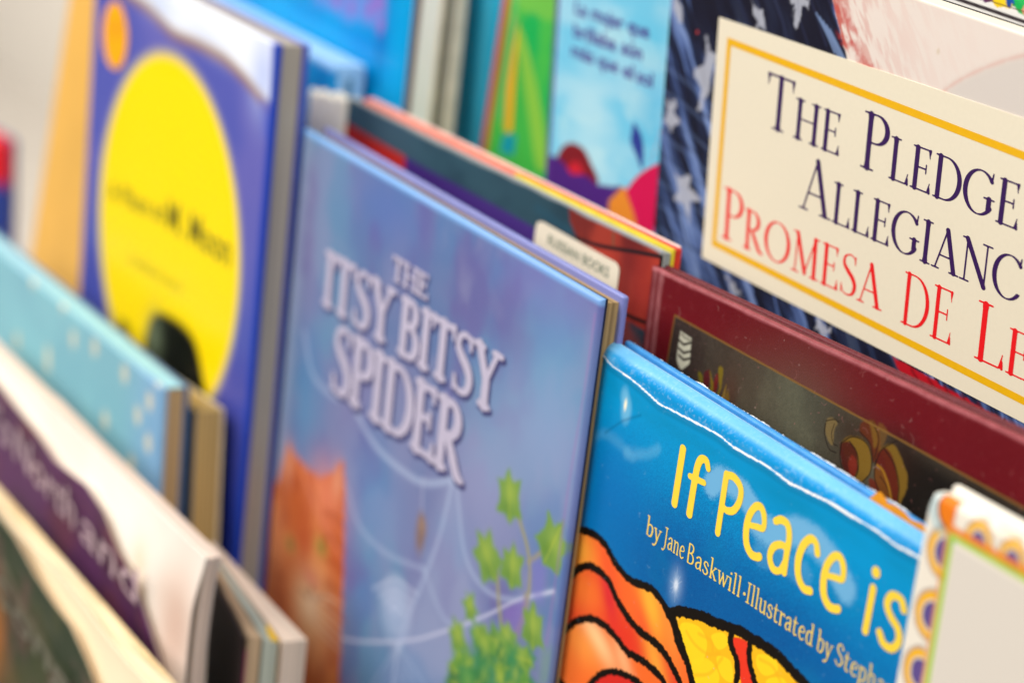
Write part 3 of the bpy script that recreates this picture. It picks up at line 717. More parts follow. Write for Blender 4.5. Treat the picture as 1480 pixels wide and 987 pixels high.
# ---- middle shelf: yellow moon book ---------------------------------------------------------------------
f = Frame(90, (140, -67), (402, 65), WB)
f.root('picture_book', 'blue jacketed hardback with a huge yellow moon and a black shape on it', 'book', 'books on the rack')
W = f.W
mc = f.q(238, 345); mr = np.linalg.norm(f.q(239, 82) - mc)
brown = [(120, -50), (205, 2), (232, 26), (252, 46), (290, 62), (325, 82), (352, 108), (372, 132), (386, 150), (400, 172)]
def paint(P):
    X, Z = P.X, P.Z
    P.over(sst(.35, .7, fbm(X * .02, Z * .02, 61)) * .5, (112, 104, 178))
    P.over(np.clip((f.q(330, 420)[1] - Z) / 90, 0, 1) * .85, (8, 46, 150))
    P.blob(f.q(236, 60), 26, 26, (108, 104, 178), .6)
    P.ell(mc, mr + 3, mr + 3, (206, 190, 130), 3, .8)
    P.ell(mc, mr, mr, (250, 218, 0), 2.5)
    P.poly(spline(f.p([(212, 610), (208, 540), (210, 490), (220, 458), (234, 452), (260, 466), (280, 490), (291, 530), (299, 590), (302, 650), (250, 680), (210, 660)]), 6, True), (10, 14, 12), 2.5)
    P.blob(f.q(222, 488), 9, 12, (108, 122, 96), .8)
    P.poly(spline(f.p([(170, 475), (178, 462), (186, 476), (184, 520), (172, 520)]), 5, True), (60, 66, 20), 2.5, .8)
    # glare on the jacket top painted in white and pale blue, above a brown torn edge
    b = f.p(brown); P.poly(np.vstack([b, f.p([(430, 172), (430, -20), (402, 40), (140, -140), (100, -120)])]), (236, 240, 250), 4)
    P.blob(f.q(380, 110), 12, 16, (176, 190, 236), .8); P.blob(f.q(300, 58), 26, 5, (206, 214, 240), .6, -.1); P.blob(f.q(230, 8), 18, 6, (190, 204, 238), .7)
    P.stroke(spline(b + (0, -1.5)), 4.5, (150, 112, 92), 2.4, .8); P.stroke(spline(b + (0, .8)), 1.2, (206, 188, 150), 1, .7)
    P.poly(f.p([(376, 140), (392, 150), (392, 60), (402, 60), (402, 200), (380, 200)]), (86, 98, 190), 2, .7)
    P.over(sst(W - 4.5, W - 2.5, X), (26, 62, 170))
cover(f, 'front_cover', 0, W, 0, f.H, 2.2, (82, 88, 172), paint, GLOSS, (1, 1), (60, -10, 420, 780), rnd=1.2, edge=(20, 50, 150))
box('page_block', 2, W - 1.2, 2.25, 11.6, 1.5, f.H - .6, PAGEG, f.e)
box('back_cover', 0, W, 11.65, 14.2, 0, f.H, mat_plain('blue_board', (70, 84, 178), .45), f.e, .8)
plain_words(f, 'title_text', [('A Place at', (158, 287), (238, 322), 9), ('M. Moon', (242, 330), (332, 386), 14)], ink((112, 102, 12)), -.1, .01)
plain_words(f, 'subtitle_text', [('a bedtime story', (186, 378), (262, 424), 5)], ink((170, 152, 12)), -.1, .0)
st = spline([(math.cos(a) * 15.5, math.sin(a) * 15.5) for a in np.linspace(0, 6.283, 24, endpoint=False)], 2, True) + f.q(167, 52)
link_mesh('award_sticker', [(x, -.3, z) for x, z in st], [list(range(len(st)))], mat_plain('orange_foil', (255, 172, 0), .35, .03), f.e, label='round orange sticker')
st2 = (st - f.q(167, 52)) * (.2, .32) + f.q(169, 42)
link_mesh('sticker_mark', [(x, -.36, z) for x, z in st2], [list(range(len(st2)))], ink((200, 140, 10)), f.e)

f = Frame(70, (112, -80), (152, -56), WB, roll=-.24)
f.root('picture_book', 'plain tan book leaning out behind the yellow moon book', 'book', 'books on the rack')
tanm = mat_plain('tan_cover', (232, 178, 84), .5, .07, 18)
box('front_cover', 0, 90, 0, 2, 0, f.H, tanm, f.e, 1.5, 4)
box('page_block', 2, 88, 2.05, 8, 1, f.H - 2, PAGET, f.e)
box('back_cover', 0, 90, 8.05, 10, 0, f.H, tanm, f.e, .6)

f = Frame(40, (-130, 130), (-2, 203), WB)
f.root('picture_book', 'red and blue book at the far end of the rack beside the tan one', 'book', 'books on the rack')
def paint(P): P.over(sst(f.q(8, 275)[1] - 4, f.q(8, 275)[1] + 4, P.Z), (206, 24, 40))
cover(f, 'front_cover', 0, f.W, 0, f.H, 2, (40, 62, 140), paint, SATIN, (2, 2), rnd=8)
straight_book(f, f.W, 12, 2, PAGES, ink((40, 62, 140)), 4)

# ---- the spider book -------------------------------------------------------------------------------------
f = Frame(78, (440, 186), (870, 433), WB)
f.root('picture_book', 'lavender blue hardback with silver title, orange cat and ivy', 'book', 'books on the rack')
W = f.W
def leaf(P, c, s, rot, col):
    a = np.array([(0, 1.25), (.3, .75), (.85, .85), (.66, .2), (.9, -.5), (.35, -.55), (0, -.85), (-.35, -.55), (-.9, -.45), (-.66, .2), (-.8, .8), (-.3, .72)]) * s
    ca, sa = math.cos(rot), math.sin(rot); a = a @ np.array([[ca, sa], [-sa, ca]])
    P.poly(a + c, col, 1.1, .93, .9, .35); P.blob(c + a[1] * .4, s * .45, s * .5, (168, 186, 78), .5); P.blob(c + a[7] * .5, s * .4, s * .3, (70, 120, 50), .4); P.stroke([c + a[0] * .7, c + a[6] * .8], .5, (190, 196, 70), .5, .5)
def paint(P):
    X, Z = P.X, P.Z
    for sc, sd, c, a0, a1, al in ((.016, 71, (88, 120, 176), .35, .6, .9), (.022, 72, (126, 124, 172), .42, .66, .8), (.03, 73, (100, 140, 180), .5, .7, .7), (.028, 74, (104, 92, 156), .54, .72, .75), (.05, 75, (136, 136, 180), .5, .75, .5)):
        P.over(sst(a0, a1, fbm(X * sc + sd, Z * sc * .8, sd)) * al, c)
    P.blob(f.q(800, 420), 34, 14, (124, 112, 186), .6); P.blob(f.q(560, 300), 30, 16, (88, 112, 186), .6)
    P.blob(f.q(800, 560), 20, 30, (108, 156, 202), .6); P.blob(f.q(440, 600), 16, 30, (84, 134, 182), .7); P.blob(f.q(790, 640), 34, 24, (150, 158, 206), .5)
    P.blob(f.q(700, 700), 30, 30, (156, 160, 206), .5); P.blob(f.q(540, 720), 28, 26, (104, 146, 202), .5)
    P.over((1 - sst(3, 15, X)) * .55, (152, 168, 204))                            # pale sheen painted along the hinge
    P.mul(np.array([.96, 1.0, .92]))
    # web
    wb = (172, 186, 216)
    P.poly(f.p([(657, 690), (636, 740), (618, 800), (600, 870), (560, 1000), (760, 1000), (700, 880), (675, 800), (664, 740)]), (158, 174, 206), 8, .38)
    for p_, wd, al in (([(440, 480), (452, 540), (480, 572), (500, 576)], 2.2, .5), ([(498, 560), (540, 640), (590, 686), (620, 698), (655, 693)], 2.6, .6), ([(655, 690), (630, 790), (580, 920), (566, 1000)], 1.8, .6),
                       ([(660, 700), (672, 800), (700, 850), (742, 866), (800, 854)], 1.8, .55), ([(612, 820), (640, 890), (668, 905)], 1.8, .4), ([(500, 700), (520, 760), (560, 800), (612, 822)], 2, .4)):
        P.stroke(spline(f.p(p_)), wd, wb, 1.4, al)
    P.stroke(spline(f.p([(430, 905), (470, 916), (520, 926), (590, 925), (640, 912), (700, 890), (750, 866), (800, 854)])), 1.05, (200, 202, 226), .7, .75)
    for k in range(5): P.ell(f.q(572, 882), 13 - 2.5 * k, 15 - 3 * k, (190, 202, 228) if k % 2 == 0 else (140, 160, 200), 1, .22)
    for k in range(4): P.stroke(spline(f.p([(540 + 8 * k, 850 + 10 * k), (572, 838 + 12 * k), (602 - 6 * k, 858 + 10 * k)])), 1.3, (196, 206, 230), .9, .5)
    for k in range(6): P.stroke(f.p([(576, 930), (530 + 18 * k, 1000)]), 1, wb, .9, .4)
    P.stroke(f.p([(611, 690), (610, 742)]), .8, (190, 190, 214), .6, .6)
    P.ell(f.q(608, 770), 3.6, 7.6, (132, 104, 88), 1.6, .85, 0, 1, .4); P.blob(f.q(610, 758), 2.6, 3, (160, 130, 106), .7)
    # cat
    cat = f.p([(366, 700), (378, 690), (384, 672), (392, 682), (401, 698), (408, 672), (417, 638), (428, 658), (443, 676), (464, 690), (480, 682), (496, 668), (499, 722), (497, 800), (494, 880), (490, 1020), (340, 1020)])
    P.poly(cat, (190, 92, 42), 1.6, 1, 1.6, .4)
    g = np.clip(1 - P.polysdf(X, Z, cat) / 1., 0, 1) * (P.polysdf(X, Z, cat) < 0)
    fur = fbm(X * .14, Z * .05, 81, 4)
    P.over(g * sst(.5, .7, fur) * .5, (226, 140, 76)); P.over(g * sst(.55, .75, fbm(X * .12 + 9, Z * .06, 83)) * .55, (162, 66, 34))
    P.blob(f.q(470, 715), 16, 14, (232, 138, 108), .6); P.blob(f.q(450, 880), 20, 22, (222, 176, 128), .75); P.blob(f.q(395, 800), 10, 26, (206, 150, 106), .5)
    P.blob(f.q(398, 880), 9, 30, (150, 72, 36), .6); P.blob(f.q(440, 780), 8, 10, (178, 70, 36), .6); P.blob(f.q(480, 800), 9, 6, (188, 84, 44), .5)
    P.blob(f.q(464, 790), 5, 4, (156, 150, 66), .8); P.blob(f.q(466, 790), 1.6, 3.2, (40, 40, 20), .7); P.blob(f.q(450, 836), 7, 4, (204, 110, 96), .7)
    P.blob(f.q(420, 786), 4, 3.4, (150, 140, 70), .75); P.blob(f.q(421, 786), 1.3, 2.8, (36, 30, 20), .7)
    P.blob(f.q(417, 668), 5, 9, (232, 164, 130), .6); P.blob(f.q(488, 694), 4, 8, (232, 164, 130), .6); P.blob(f.q(444, 872), 9, 8, (234, 206, 170), .6)
    P.stroke(spline(f.p([(436, 852), (446, 862), (450, 846), (456, 866), (468, 860)])), 1.2, (110, 50, 36), 1, .7)
    for k in range(6): P.stroke(spline(f.p([(448, 858 + 4 * k), (474 - 3 * k, 862 + 9 * k), (492, 872 + 14 * k)])), .7, (236, 214, 190), .6, .5)
    for k in range(7): P.stroke(spline(f.p([(376 + 4 * k, 800 + 24 * k), (394 + 4 * k, 812 + 24 * k), (410 + 2 * k, 836 + 24 * k)])), 3, (140, 60, 30), 2.2, .5)
    for k in range(5): P.stroke(spline(f.p([(470, 740 + 34 * k), (484, 746 + 34 * k), (496, 760 + 34 * k)])), 2.6, (156, 66, 32), 2, .5)
    for k in range(4): P.stroke(spline(f.p([(424 + 9 * k, 690 + 5 * k), (430 + 9 * k, 720), (434 + 8 * k, 746)])), 2, (172, 74, 36), 1.4, .5)
    P.stroke(spline(f.p([(430, 660), (450, 720), (490, 800)])), 1.6, (228, 140, 110), 1.4, .5)
    # ivy
    for p_ in ([(748, 742), (762, 790), (766, 830), (760, 880), (742, 930)], [(800, 780), (780, 800), (764, 812)], [(718, 820), (722, 880), (730, 940)], [(760, 860), (752, 900), (736, 930)]):
        P.stroke(spline(f.p(p_)), 1.9, (156, 150, 96), 1, .85)
    P.poly(f.p([(728, 880), (762, 862), (756, 915), (740, 934), (728, 926)]), (128, 104, 180), 2, .7); P.poly(f.p([(768, 810), (792, 800), (784, 870), (770, 866)]), (122, 116, 190), 3, .6)
    gr = (112, 150, 54)
    for q, s_, r_ in (((736, 724), 9.5, .25), ((706, 810), 10, .9), ((740, 824), 8.5, .1), ((797, 790), 10.5, -.4), ((680, 880), 5.5, .7), ((770, 912), 8.5, .2), ((662, 925), 7, .6)):
        leaf(P, f.q(*q), s_, r_, gr)
    P.poly(spline(f.p([(646, 1010), (652, 966), (664, 940), (690, 938), (704, 922), (722, 924), (744, 938), (762, 962), (770, 1010)]), 4, True), (62, 132, 78), 4, .9, 5, .12)
    for q in ((672, 960), (705, 940), (730, 965), (690, 985), (752, 985), (660, 990), (716, 925)): leaf(P, f.q(*q), 7, q[0] * .7, (52, 122, 70) if q[0] % 4 else (100, 146, 62))
    g = np.random.default_rng(12)
    for i in range(34):
        q = (g.uniform(644, 776), g.uniform(898, 1000)); cl = [(52, 118, 70), (84, 142, 62), (66, 132, 84), (120, 156, 66), (44, 104, 66)][i % 5]
        if q[1] > 900 + abs(q[0] - 712) * .9: leaf(P, f.q(*q), g.uniform(3.5, 6.5), g.uniform(0, 6.28), cl)
    for q in ((700, 960), (740, 945), (676, 978)): P.blob(f.q(*q), 5, 6, (52, 134, 84), .6)
    P.poly(f.p([(782, 940), (800, 935), (797, 990), (778, 990)]), (112, 146, 130), 3, .6)
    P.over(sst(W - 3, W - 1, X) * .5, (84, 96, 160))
    P.over(sst(f.H - 3.2, f.H - 1.4, Z) * .75, (122, 172, 228))  # lit top rim painted as a light blue band
    P.stroke(f.p([(860, 455), (845, 560), (822, 700), (790, 930)]), 1, (152, 110, 170), 1, .5)
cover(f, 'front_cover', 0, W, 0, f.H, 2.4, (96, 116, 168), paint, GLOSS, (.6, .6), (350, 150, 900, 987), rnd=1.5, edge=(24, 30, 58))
box('page_block', 2, W - 2.2, 2.45, 8.3, 1.5, f.H - 2.2, mat_pages('golden_page_edges', (176, 146, 100), .5), f.e)
box('back_cover', 0, W, 8.35, 10.7, 0, f.H + .5, mat_plain('lavender_board', (118, 124, 184), .4, .08, 40), f.e, 1, 4)
SIL, SHD = ink((190, 182, 204), .35), ink((62, 62, 112))
its = [('THE', (566, 402), (618, 434), 9.0, None), ('ITSY', (466, 438), (567, 503), 22, None), ('BITSY', (574, 508), (720, 603), 22, None), ('SPIDER', (479, 561), (669, 700), 27, None)]
words(f, 'title_shadow', its, 'serif', SHD, .17, .07, -.1, .03, grow=.035, shift=(.9, -.9))
words(f, 'title_text', its, 'serif', SIL, .17, .07, -.2, .03, grow=.008)

# ---- the dark painted book with the small label ------------------------------------------------------------
f = Frame(42, (503, 139), (957, 361), WB)
f.root('picture_book', 'worn dark teal and brick red book with a small cream label and cloth spine', 'book', 'books on the rack')
W = f.W
def paint(P):
    X, Z = P.X, P.Z
    P.over(sst(.4, .7, fbm(X * .04, Z * .08, 91)) * .6, (34, 58, 74)); P.over(np.clip((X - 60) / 120, 0, 1) * .5, (26, 46, 54))
    P.blob(f.q(560, 190), 30, 12, (72, 98, 114), .6)
    red = f.p([(822, 290), (824, 318), (836, 345), (838, 420), (1000, 520), (1000, 300)])
    P.poly(red, (150, 44, 34), .8)
    P.poly(f.p([(822, 290), (824, 316), (836, 344), (880, 352), (960, 366), (980, 330)]), (98, 34, 30), 1, .75, .6, .3)
    P.over((X > f.q(836, 350)[0]) * sst(.45, .7, fbm(X * .06, Z * .05, 93)) * .5, (186, 66, 46))
    P.blob(f.q(904, 400), 7, 24, (96, 26, 28), .7)
    P.stroke(spline(f.p([(832, 343), (860, 352), (884, 357), (920, 363), (960, 370)])), 1.5, (24, 20, 24), .5)
    P.stroke(f.p([(886, 336), (886, 352)]), 1, (96, 84, 60), .6, .8)
    P.stroke(f.p([(890, 446), (915, 459), (945, 470)]), 1.4, (20, 14, 14), .5)
    P.poly(f.p([(480, 165), (495, 174.5), (586, 226), (586, 300), (480, 240)]), (186, 40, 30), .8)
    P.poly(f.p([(585, 225), (640, 255), (700, 288), (780, 333), (780, 420), (585, 300)]), (62, 36, 112), .9)
    P.stroke(f.p([(775, 300), (800, 318), (822, 332)]), 3, (36, 80, 100), 2, .5)
    P.over(sst(W - 1.3, W - .9, X), (16, 12, 14))
    P.over(sst(f.H - 1.6, f.H - .9, Z - .8 * (fbm(X * .08, Z * 0, 95) - .5)) * .85, (150, 156, 156))
def dfm(X, Y, Z): return X, Y + .22 * (1 + np.sin(X * .06)) * sst(f.H - 30, f.H, Z), Z - 1.1 * sst(f.H - 40, f.H, Z) * (fbm(X * .025, X * 0, 97) - .2)
cover(f, 'front_cover', 0, W, 0, f.H, .8, (50, 82, 96), paint, SATIN, (.5, .4), (470, 100, 1000, 520), rnd=.5, deform=dfm, edge=(196, 194, 190))
box('page_block', 1, W - .6, 1.3, 4.2, 1, f.H - 1.6, mat_pages('grey_pages', (150, 160, 162), .75), f.e)
xs_ = W * .56
box('endpaper_or_gap_fill', 6, xs_, 4.25, 7.2, 1, f.H + .2, mat_plain('coral_paper', (228, 118, 96), .6, .08), f.e, .4)
box('flyleaf', xs_ + .1, W + .3, 4.25, 5.4, 1, f.H - .1, mat_plain('yellow_paper', (216, 196, 40), .6, .1), f.e, .3)
box('back_cover', xs_ + .1, W + .2, 5.45, 8.4, 0, f.H + .1, mat_plain('red_board', (206, 52, 34), .5, .1), f.e, .9, 4)
box('jacket_flap', 6, W - 1, 7.6, 8.6, 20, f.H + .5, mat_plain('pale_pink_paper', (240, 214, 204), .6, .05), f.e, .4)
lb_ = np.vstack([f.p([(772, 352), (775, 330)]), spline(f.p([(776, 325), (779, 320.5), (786, 321)]), 4), spline(f.p([(884, 375.5), (892, 380.5), (895.5, 389), (894.5, 400)]), 4), f.p([(890, 436), (770, 380)])])
lo = link_mesh('small_label', [(x, -.2, z) for x, z in lb_], [list(range(len(lb_)))], mat_plain('label_paper', (226, 214, 192), .55, .03), f.e, label='small cream label')
plain_words(f, 'label_text', [('RUSSIAN', (792, 352.5), (837, 378), 3.6), ('BOOKS', (842, 380.5), (880, 402), 3.6)], ink((112, 122, 104)), -.26, .02, lo)
# frayed cream cloth over the spine, rolled round its edge
n_ = 40; V = []; Fc = []
kx = -f.q(443, 108)[0] / 20.
prof = [(-.2 * kx, -.4), (-6 * kx, -1.8), (-13 * kx, -2.2), (-18 * kx, .2), (-20 * kx, 4.0), (-18 * kx, 7.6), (-12 * kx, 8.6), (-2 * kx, 8)]
prof = spline(prof, 6)
for j, z in enumerate(np.linspace(0, 1, 30)):
    z = min(z, 28 / 29.)
    for k, (x, y) in enumerate(prof):
        V.append((x, y, (z * 29 / 28.) * (f.H - 2.5) + .12 * x * min(1, z * 3) if j < 29 else f.H - 1.6 + .12 * x + .6 * math.sin(k * .9) + .7 * math.sin(k * 2.1)))
m_ = len(prof)
Fc = [(j * m_ + k + 1, j * m_ + k, (j + 1) * m_ + k, (j + 1) * m_ + k + 1) for j in range(29) for k in range(m_ - 1)]
so = link_mesh('cloth_spine', V, Fc, mat_plain('cream_cloth', (250, 240, 222), .85, .08, 300, .2, .3), f.e, True, 'frayed cream cloth spine')
sm_ = so.modifiers.new('thickness', 'SOLIDIFY'); sm_.thickness = .0022; sm_.offset = -1
box('spine_lining', -15 * kx, -3, 1.6, 6.6, 4, f.H - 7, mat_plain('brown_lining', (190, 158, 112), .8, .1), f.e, .5)

# ---- the maroon leather book --------------------------------------------------------------------------------
f = Frame(44, (941, 384), (1480, 634), WB)
f.root('picture_book', 'worn maroon hardback with a dark pasted panel and a pale shield emblem', 'book', 'books on the rack')
W = 195.
pan = f.p([(975.5, 456), (1338, 654.5), (1480, 734)]); pan2 = f.p([(950, 640)])[0]
pA = pan[0]; pB = pan[0] + (pan[2] - pan[0]) * 1.12
def inpanel(P):
    d = pB - pA; n = np.array([-d[1], d[0]]) / np.linalg.norm(d)
    le = f.p([(975.5, 456), (966, 512)]); e = le[0] - le[1]; e /= np.linalg.norm(e); nl_ = np.array([e[1], -e[0]])
    return -((P.X - pA[0]) * n[0] + (P.Z - pA[1]) * n[1]), (P.X - pA[0]) * nl_[0] + (P.Z - pA[1]) * nl_[1]
def paint(P):
    X, Z = P.X, P.Z
    P.over(sst(.4, .75, fbm(X * .05, Z * .05, 101)) * .35, (96, 16, 24)); P.over(sst(.5, .8, fbm(X * .5, Z * .5, 102)) * .15, (122, 36, 42))
    a, b = inpanel(P); ins = np.minimum(a, b)
    g = sst(-.1, .3, ins)
    base = lin((64, 54, 44)) * (1 - .0 * X[..., None]) + 0
    k = fbm(X * .05, Z * .03, 103); gg = base + (lin((86, 80, 64)) - base) * sst(.4, .7, k)[..., None]
    dk = np.exp(-((X - pA[0]) / 30) ** 2); gg = gg + (lin((54, 42, 40)) - gg) * (dk * .8)[..., None]
    fine = fbm(X * 1.2, Z * 1.0, 104, 3); gg = gg * (.72 + .56 * fine)[..., None]
    P.over(g, gg)
    P.blob(f.q(1085, 560), 16, 12, (92, 76, 62), .4); P.blob(f.q(1160, 590), 22, 18, (92, 96, 80), .4)
    P.poly(f.p([(1308, 648), (1480, 742), (1560, 800), (1480, 860), (1262, 742), (1290, 690)]), (20, 16, 14), 4, .92)
    P.blob(f.q(1240, 628), 12, 7, (56, 38, 28), .7); P.blob(f.q(1300, 655), 9, 7, (44, 28, 22), .8)
    dk_, yl, rd, og = (32, 20, 14), (120, 90, 30), (72, 26, 18), (108, 62, 24)
    def pet(pts, col, al=.95): P.poly(spline(f.p(pts), 5, True), col, .5, al, .4, .5)
    def lnp(pts, wd=.45, col=dk_, al=.9): P.stroke(spline(f.p(pts)), wd, col, .25, al)
    pet([(1245, 610), (1262, 606), (1270, 622), (1272, 650), (1262, 668), (1256, 640), (1243, 624)], (92, 42, 22)); pet([(1256, 608), (1266, 616), (1268, 640), (1263, 648), (1260, 626)], (118, 84, 30), .8)
    pet([(1270, 612), (1282, 622), (1278, 640), (1270, 655)], (120, 82, 32), .5)
    pet([(1216, 640), (1230, 631), (1246, 634), (1258, 652), (1258, 680), (1246, 696), (1234, 692), (1226, 670)], yl)
    pet([(1216, 640), (1228, 638), (1238, 652), (1240, 678), (1232, 692), (1222, 682), (1215, 662)], (74, 26, 20)); pet([(1230, 658), (1238, 666), (1236, 686), (1230, 690), (1226, 672)], (124, 40, 28), .8)
    pet([(1272, 650), (1290, 642), (1302, 660), (1312, 690), (1306, 718), (1296, 736), (1288, 700), (1280, 668)], yl, .9)
    pet([(1266, 664), (1276, 648), (1288, 656), (1298, 690), (1296, 730), (1286, 724), (1270, 690)], (90, 28, 20))
    pet([(1264, 676), (1274, 676), (1286, 700), (1290, 728), (1276, 716), (1266, 700)], og); pet([(1256, 692), (1268, 700), (1276, 726), (1262, 718)], (104, 40, 26))
    pet([(1196, 606), (1204, 604), (1210, 612), (1206, 622), (1204, 644), (1196, 634), (1193, 618)], (126, 104, 62), .7)
    lnp([(1193, 612), (1192, 628), (1198, 648), (1208, 654)], .4); lnp([(1194, 608), (1206, 606), (1212, 610)], .35); lnp([(1206, 612), (1202, 626), (1204, 640), (1210, 644)], .3)
    lnp([(1216, 640), (1232, 631), (1250, 638), (1259, 656), (1258, 682), (1246, 697)], .4); lnp([(1216, 640), (1214, 662), (1221, 684), (1234, 696)], .5); lnp([(1228, 638), (1239, 656), (1240, 680), (1233, 694)], .45)
    lnp([(1266, 668), (1274, 650), (1290, 640), (1302, 634)], .4); lnp([(1278, 648), (1292, 670), (1299, 700), (1297, 728)], .5); lnp([(1266, 664), (1264, 690), (1272, 714)], .45); lnp([(1272, 688), (1282, 704), (1290, 730)], .35)
    lnp([(1243, 624), (1258, 642), (1262, 668)], .4); lnp([(1262, 612), (1270, 634), (1264, 662)], .4); lnp([(1268, 672), (1276, 680), (1284, 702), (1289, 728)], .8, (166, 118, 34), .7)
    for pts, c_ in (([(1009, 538), (1015, 541), (1016, 552), (1014, 566), (1011, 556)], (112, 100, 28)), ([(1018, 538), (1026, 536), (1024, 560), (1018, 566), (1016, 552)], (86, 28, 32)), ([(1026, 536), (1030, 550), (1034, 562), (1026, 576), (1020, 572), (1027, 558)], (122, 100, 26)),
                    ([(1038, 532), (1045, 533), (1044, 548), (1042, 564), (1034, 576), (1039, 560)], (124, 104, 28)), ([(1048, 560), (1050, 556), (1048, 572), (1042, 580)], (150, 120, 34)), ([(1052, 562), (1054, 576), (1051, 584), (1047, 578)], (134, 108, 26)), ([(1032, 548), (1038, 540), (1037, 560), (1031, 570)], (104, 26, 28))):
        P.poly(spline(f.p(pts), 4, True), c_, .4, .95, .3, .6)
    P.blob(f.q(1056, 566), 4, 7, (86, 56, 44), .6)
    # emblem: a pale shield with dark ears of wheat
    sh = np.vstack([f.p([(983.5, 478), (999.5, 489)]), spline(f.p([(999.5, 489), (998, 506), (996.5, 524), (991, 530), (985, 534.5)]), 4), spline(f.p([(985, 534.5), (981, 529), (978, 518), (980.5, 498), (983.5, 478)]), 4)])
    P.poly(sh, (206, 202, 180), .3)
    for y in (491, 503, 513):
        P.stroke(f.p([(981, y), (988, y + 7), (999, y + 4.5)]), [.9, 1.0, .8], (46, 38, 34), .25, .95)
    P.poly(f.p([(984, 480), (999, 490.5), (998.5, 496), (983, 485)]), (110, 106, 92), .5, .7, .4, .9)
    # gold rule, hinge wear, dust
    d_ = np.abs(ins); P.over((1 - sst(.2, .5, d_)) * .8, (128, 92, 44))
    for x, wd, al in ((2.6, .9, .35), (5.6, 1.1, .5), (7.3, .6, .35)):
        P.over(np.exp(-((X - x - .4 * (fbm(Z * .05, X * 0, int(x * 10)) - .5)) / wd) ** 2) * al * (.4 + .9 * fbm(X * .5, Z * .3, 107)), (196, 130, 132))
    P.over(sst(f.H - 1.9, f.H - .9, Z + .8 * (fbm(X * .1, Z * 0, 108) - .5)) * .55 * (.4 + .8 * fbm(X * .3, Z * .3, 109)), (176, 96, 102))
    P.specks(420, (170, 110, 106), .08, .26, 5, (0, W, f.H - 100, f.H)); P.specks(60, (196, 160, 150), .1, .3, 6, (0, W, f.H - 80, f.H))
def dfm(X, Y, Z):
    g = .7 * np.exp(-((X - 4.2) / 1.3) ** 2)
    return X, Y + g, Z + .35 * (fbm(X * .07, X * 0, 111) - .5) * sst(f.H - 12, f.H, Z)
cover(f, 'front_cover', 0, W, 0, f.H, 2.6, (102, 16, 24), paint, CLOTH, (.36, .3), (915, 370, 1480, 760), rnd=1.3, deform=dfm, edge=(96, 30, 38))
box('page_block', 3, W - 3, 2.65, 4.3, 2, f.H - 2.2, mat_pages('dark_page_edges', (84, 56, 48), .5, 1400), f.e)
mb = mat_plain('maroon_cloth', (98, 30, 38), .6, .22, 700, .3, .5)
bc = box('back_cover', 0, W, 4.35, 6.8, 0, f.H + .4, mb, f.e, 1.15, 4)
box('spine', -1.4, 1.0, 1.2, 6.2, 0, f.H - .2, mat_plain('maroon_spine', (122, 26, 36), .5, .12), f.e, 1.0, 4)

# ---- the blue peace book --------------------------------------------------------------------------------------
f = Frame(73, (872, 512), (1325, 801), WB)
f.root('picture_book', 'bright blue jacketed book with yellow title, torn white top edge and orange waves', 'book', 'books on the rack')
W = f.W + 18
torn = [(868, 508), (871, 511), (878, 521), (885.5, 529), (909, 545), (929.5, 561.5), (953, 583.5), (977, 595.5), (1007, 611), (1037.5, 627), (1058, 644), (1075, 654), (1108, 672.6), (1142, 698), (1169, 711), (1203, 727.5), (1230, 745), (1267, 766), (1294, 787), (1324, 802.5), (1360, 826)]
TP = f.p(torn)
def tz(x): return np.interp(x, TP[:, 0], TP[:, 1])
BLK = (18, 12, 8)
L1 = spline(f.p([(806, 775), (825, 768), (842.6, 766), (860, 772.5), (875, 787.6), (885, 806), (900, 827.6), (915, 840), (935, 847.6), (950, 859), (963, 880), (973, 903), (980, 930), (993, 958), (1000, 987), (1010, 1030)]), 6)
L2 = spline(f.p([(795, 875), (809, 856), (825, 832.6), (845, 817.6), (862.6, 822.6), (880, 840), (890, 862.6), (905, 887.6), (922.7, 910), (942.7, 925), (960, 943), (972.7, 965), (983, 987), (996, 1030)]), 6)
L3 = spline(f.p([(785, 936), (799, 926.5), (817.5, 910), (835, 896), (855, 894), (872.6, 902.7), (890, 920), (907.6, 942.7), (930, 955), (950, 973), (960, 987), (976, 1030)]), 6)
L4 = spline(f.p([(778, 968), (790, 973), (805, 980), (818, 992), (830, 1012)]), 5)
L5 = spline(f.p([(842, 1000), (855, 986), (870, 973), (887.6, 970), (910, 978), (928, 990), (944, 1015)]), 5)
YT = spline(f.p([(966, 886), (975, 884), (987.6, 884), (1013.5, 890), (1036, 900), (1060.5, 908), (1076.7, 916), (1101, 931), (1122, 945), (1138, 961.6), (1154.5, 978), (1166, 991), (1200, 1040)]), 6)
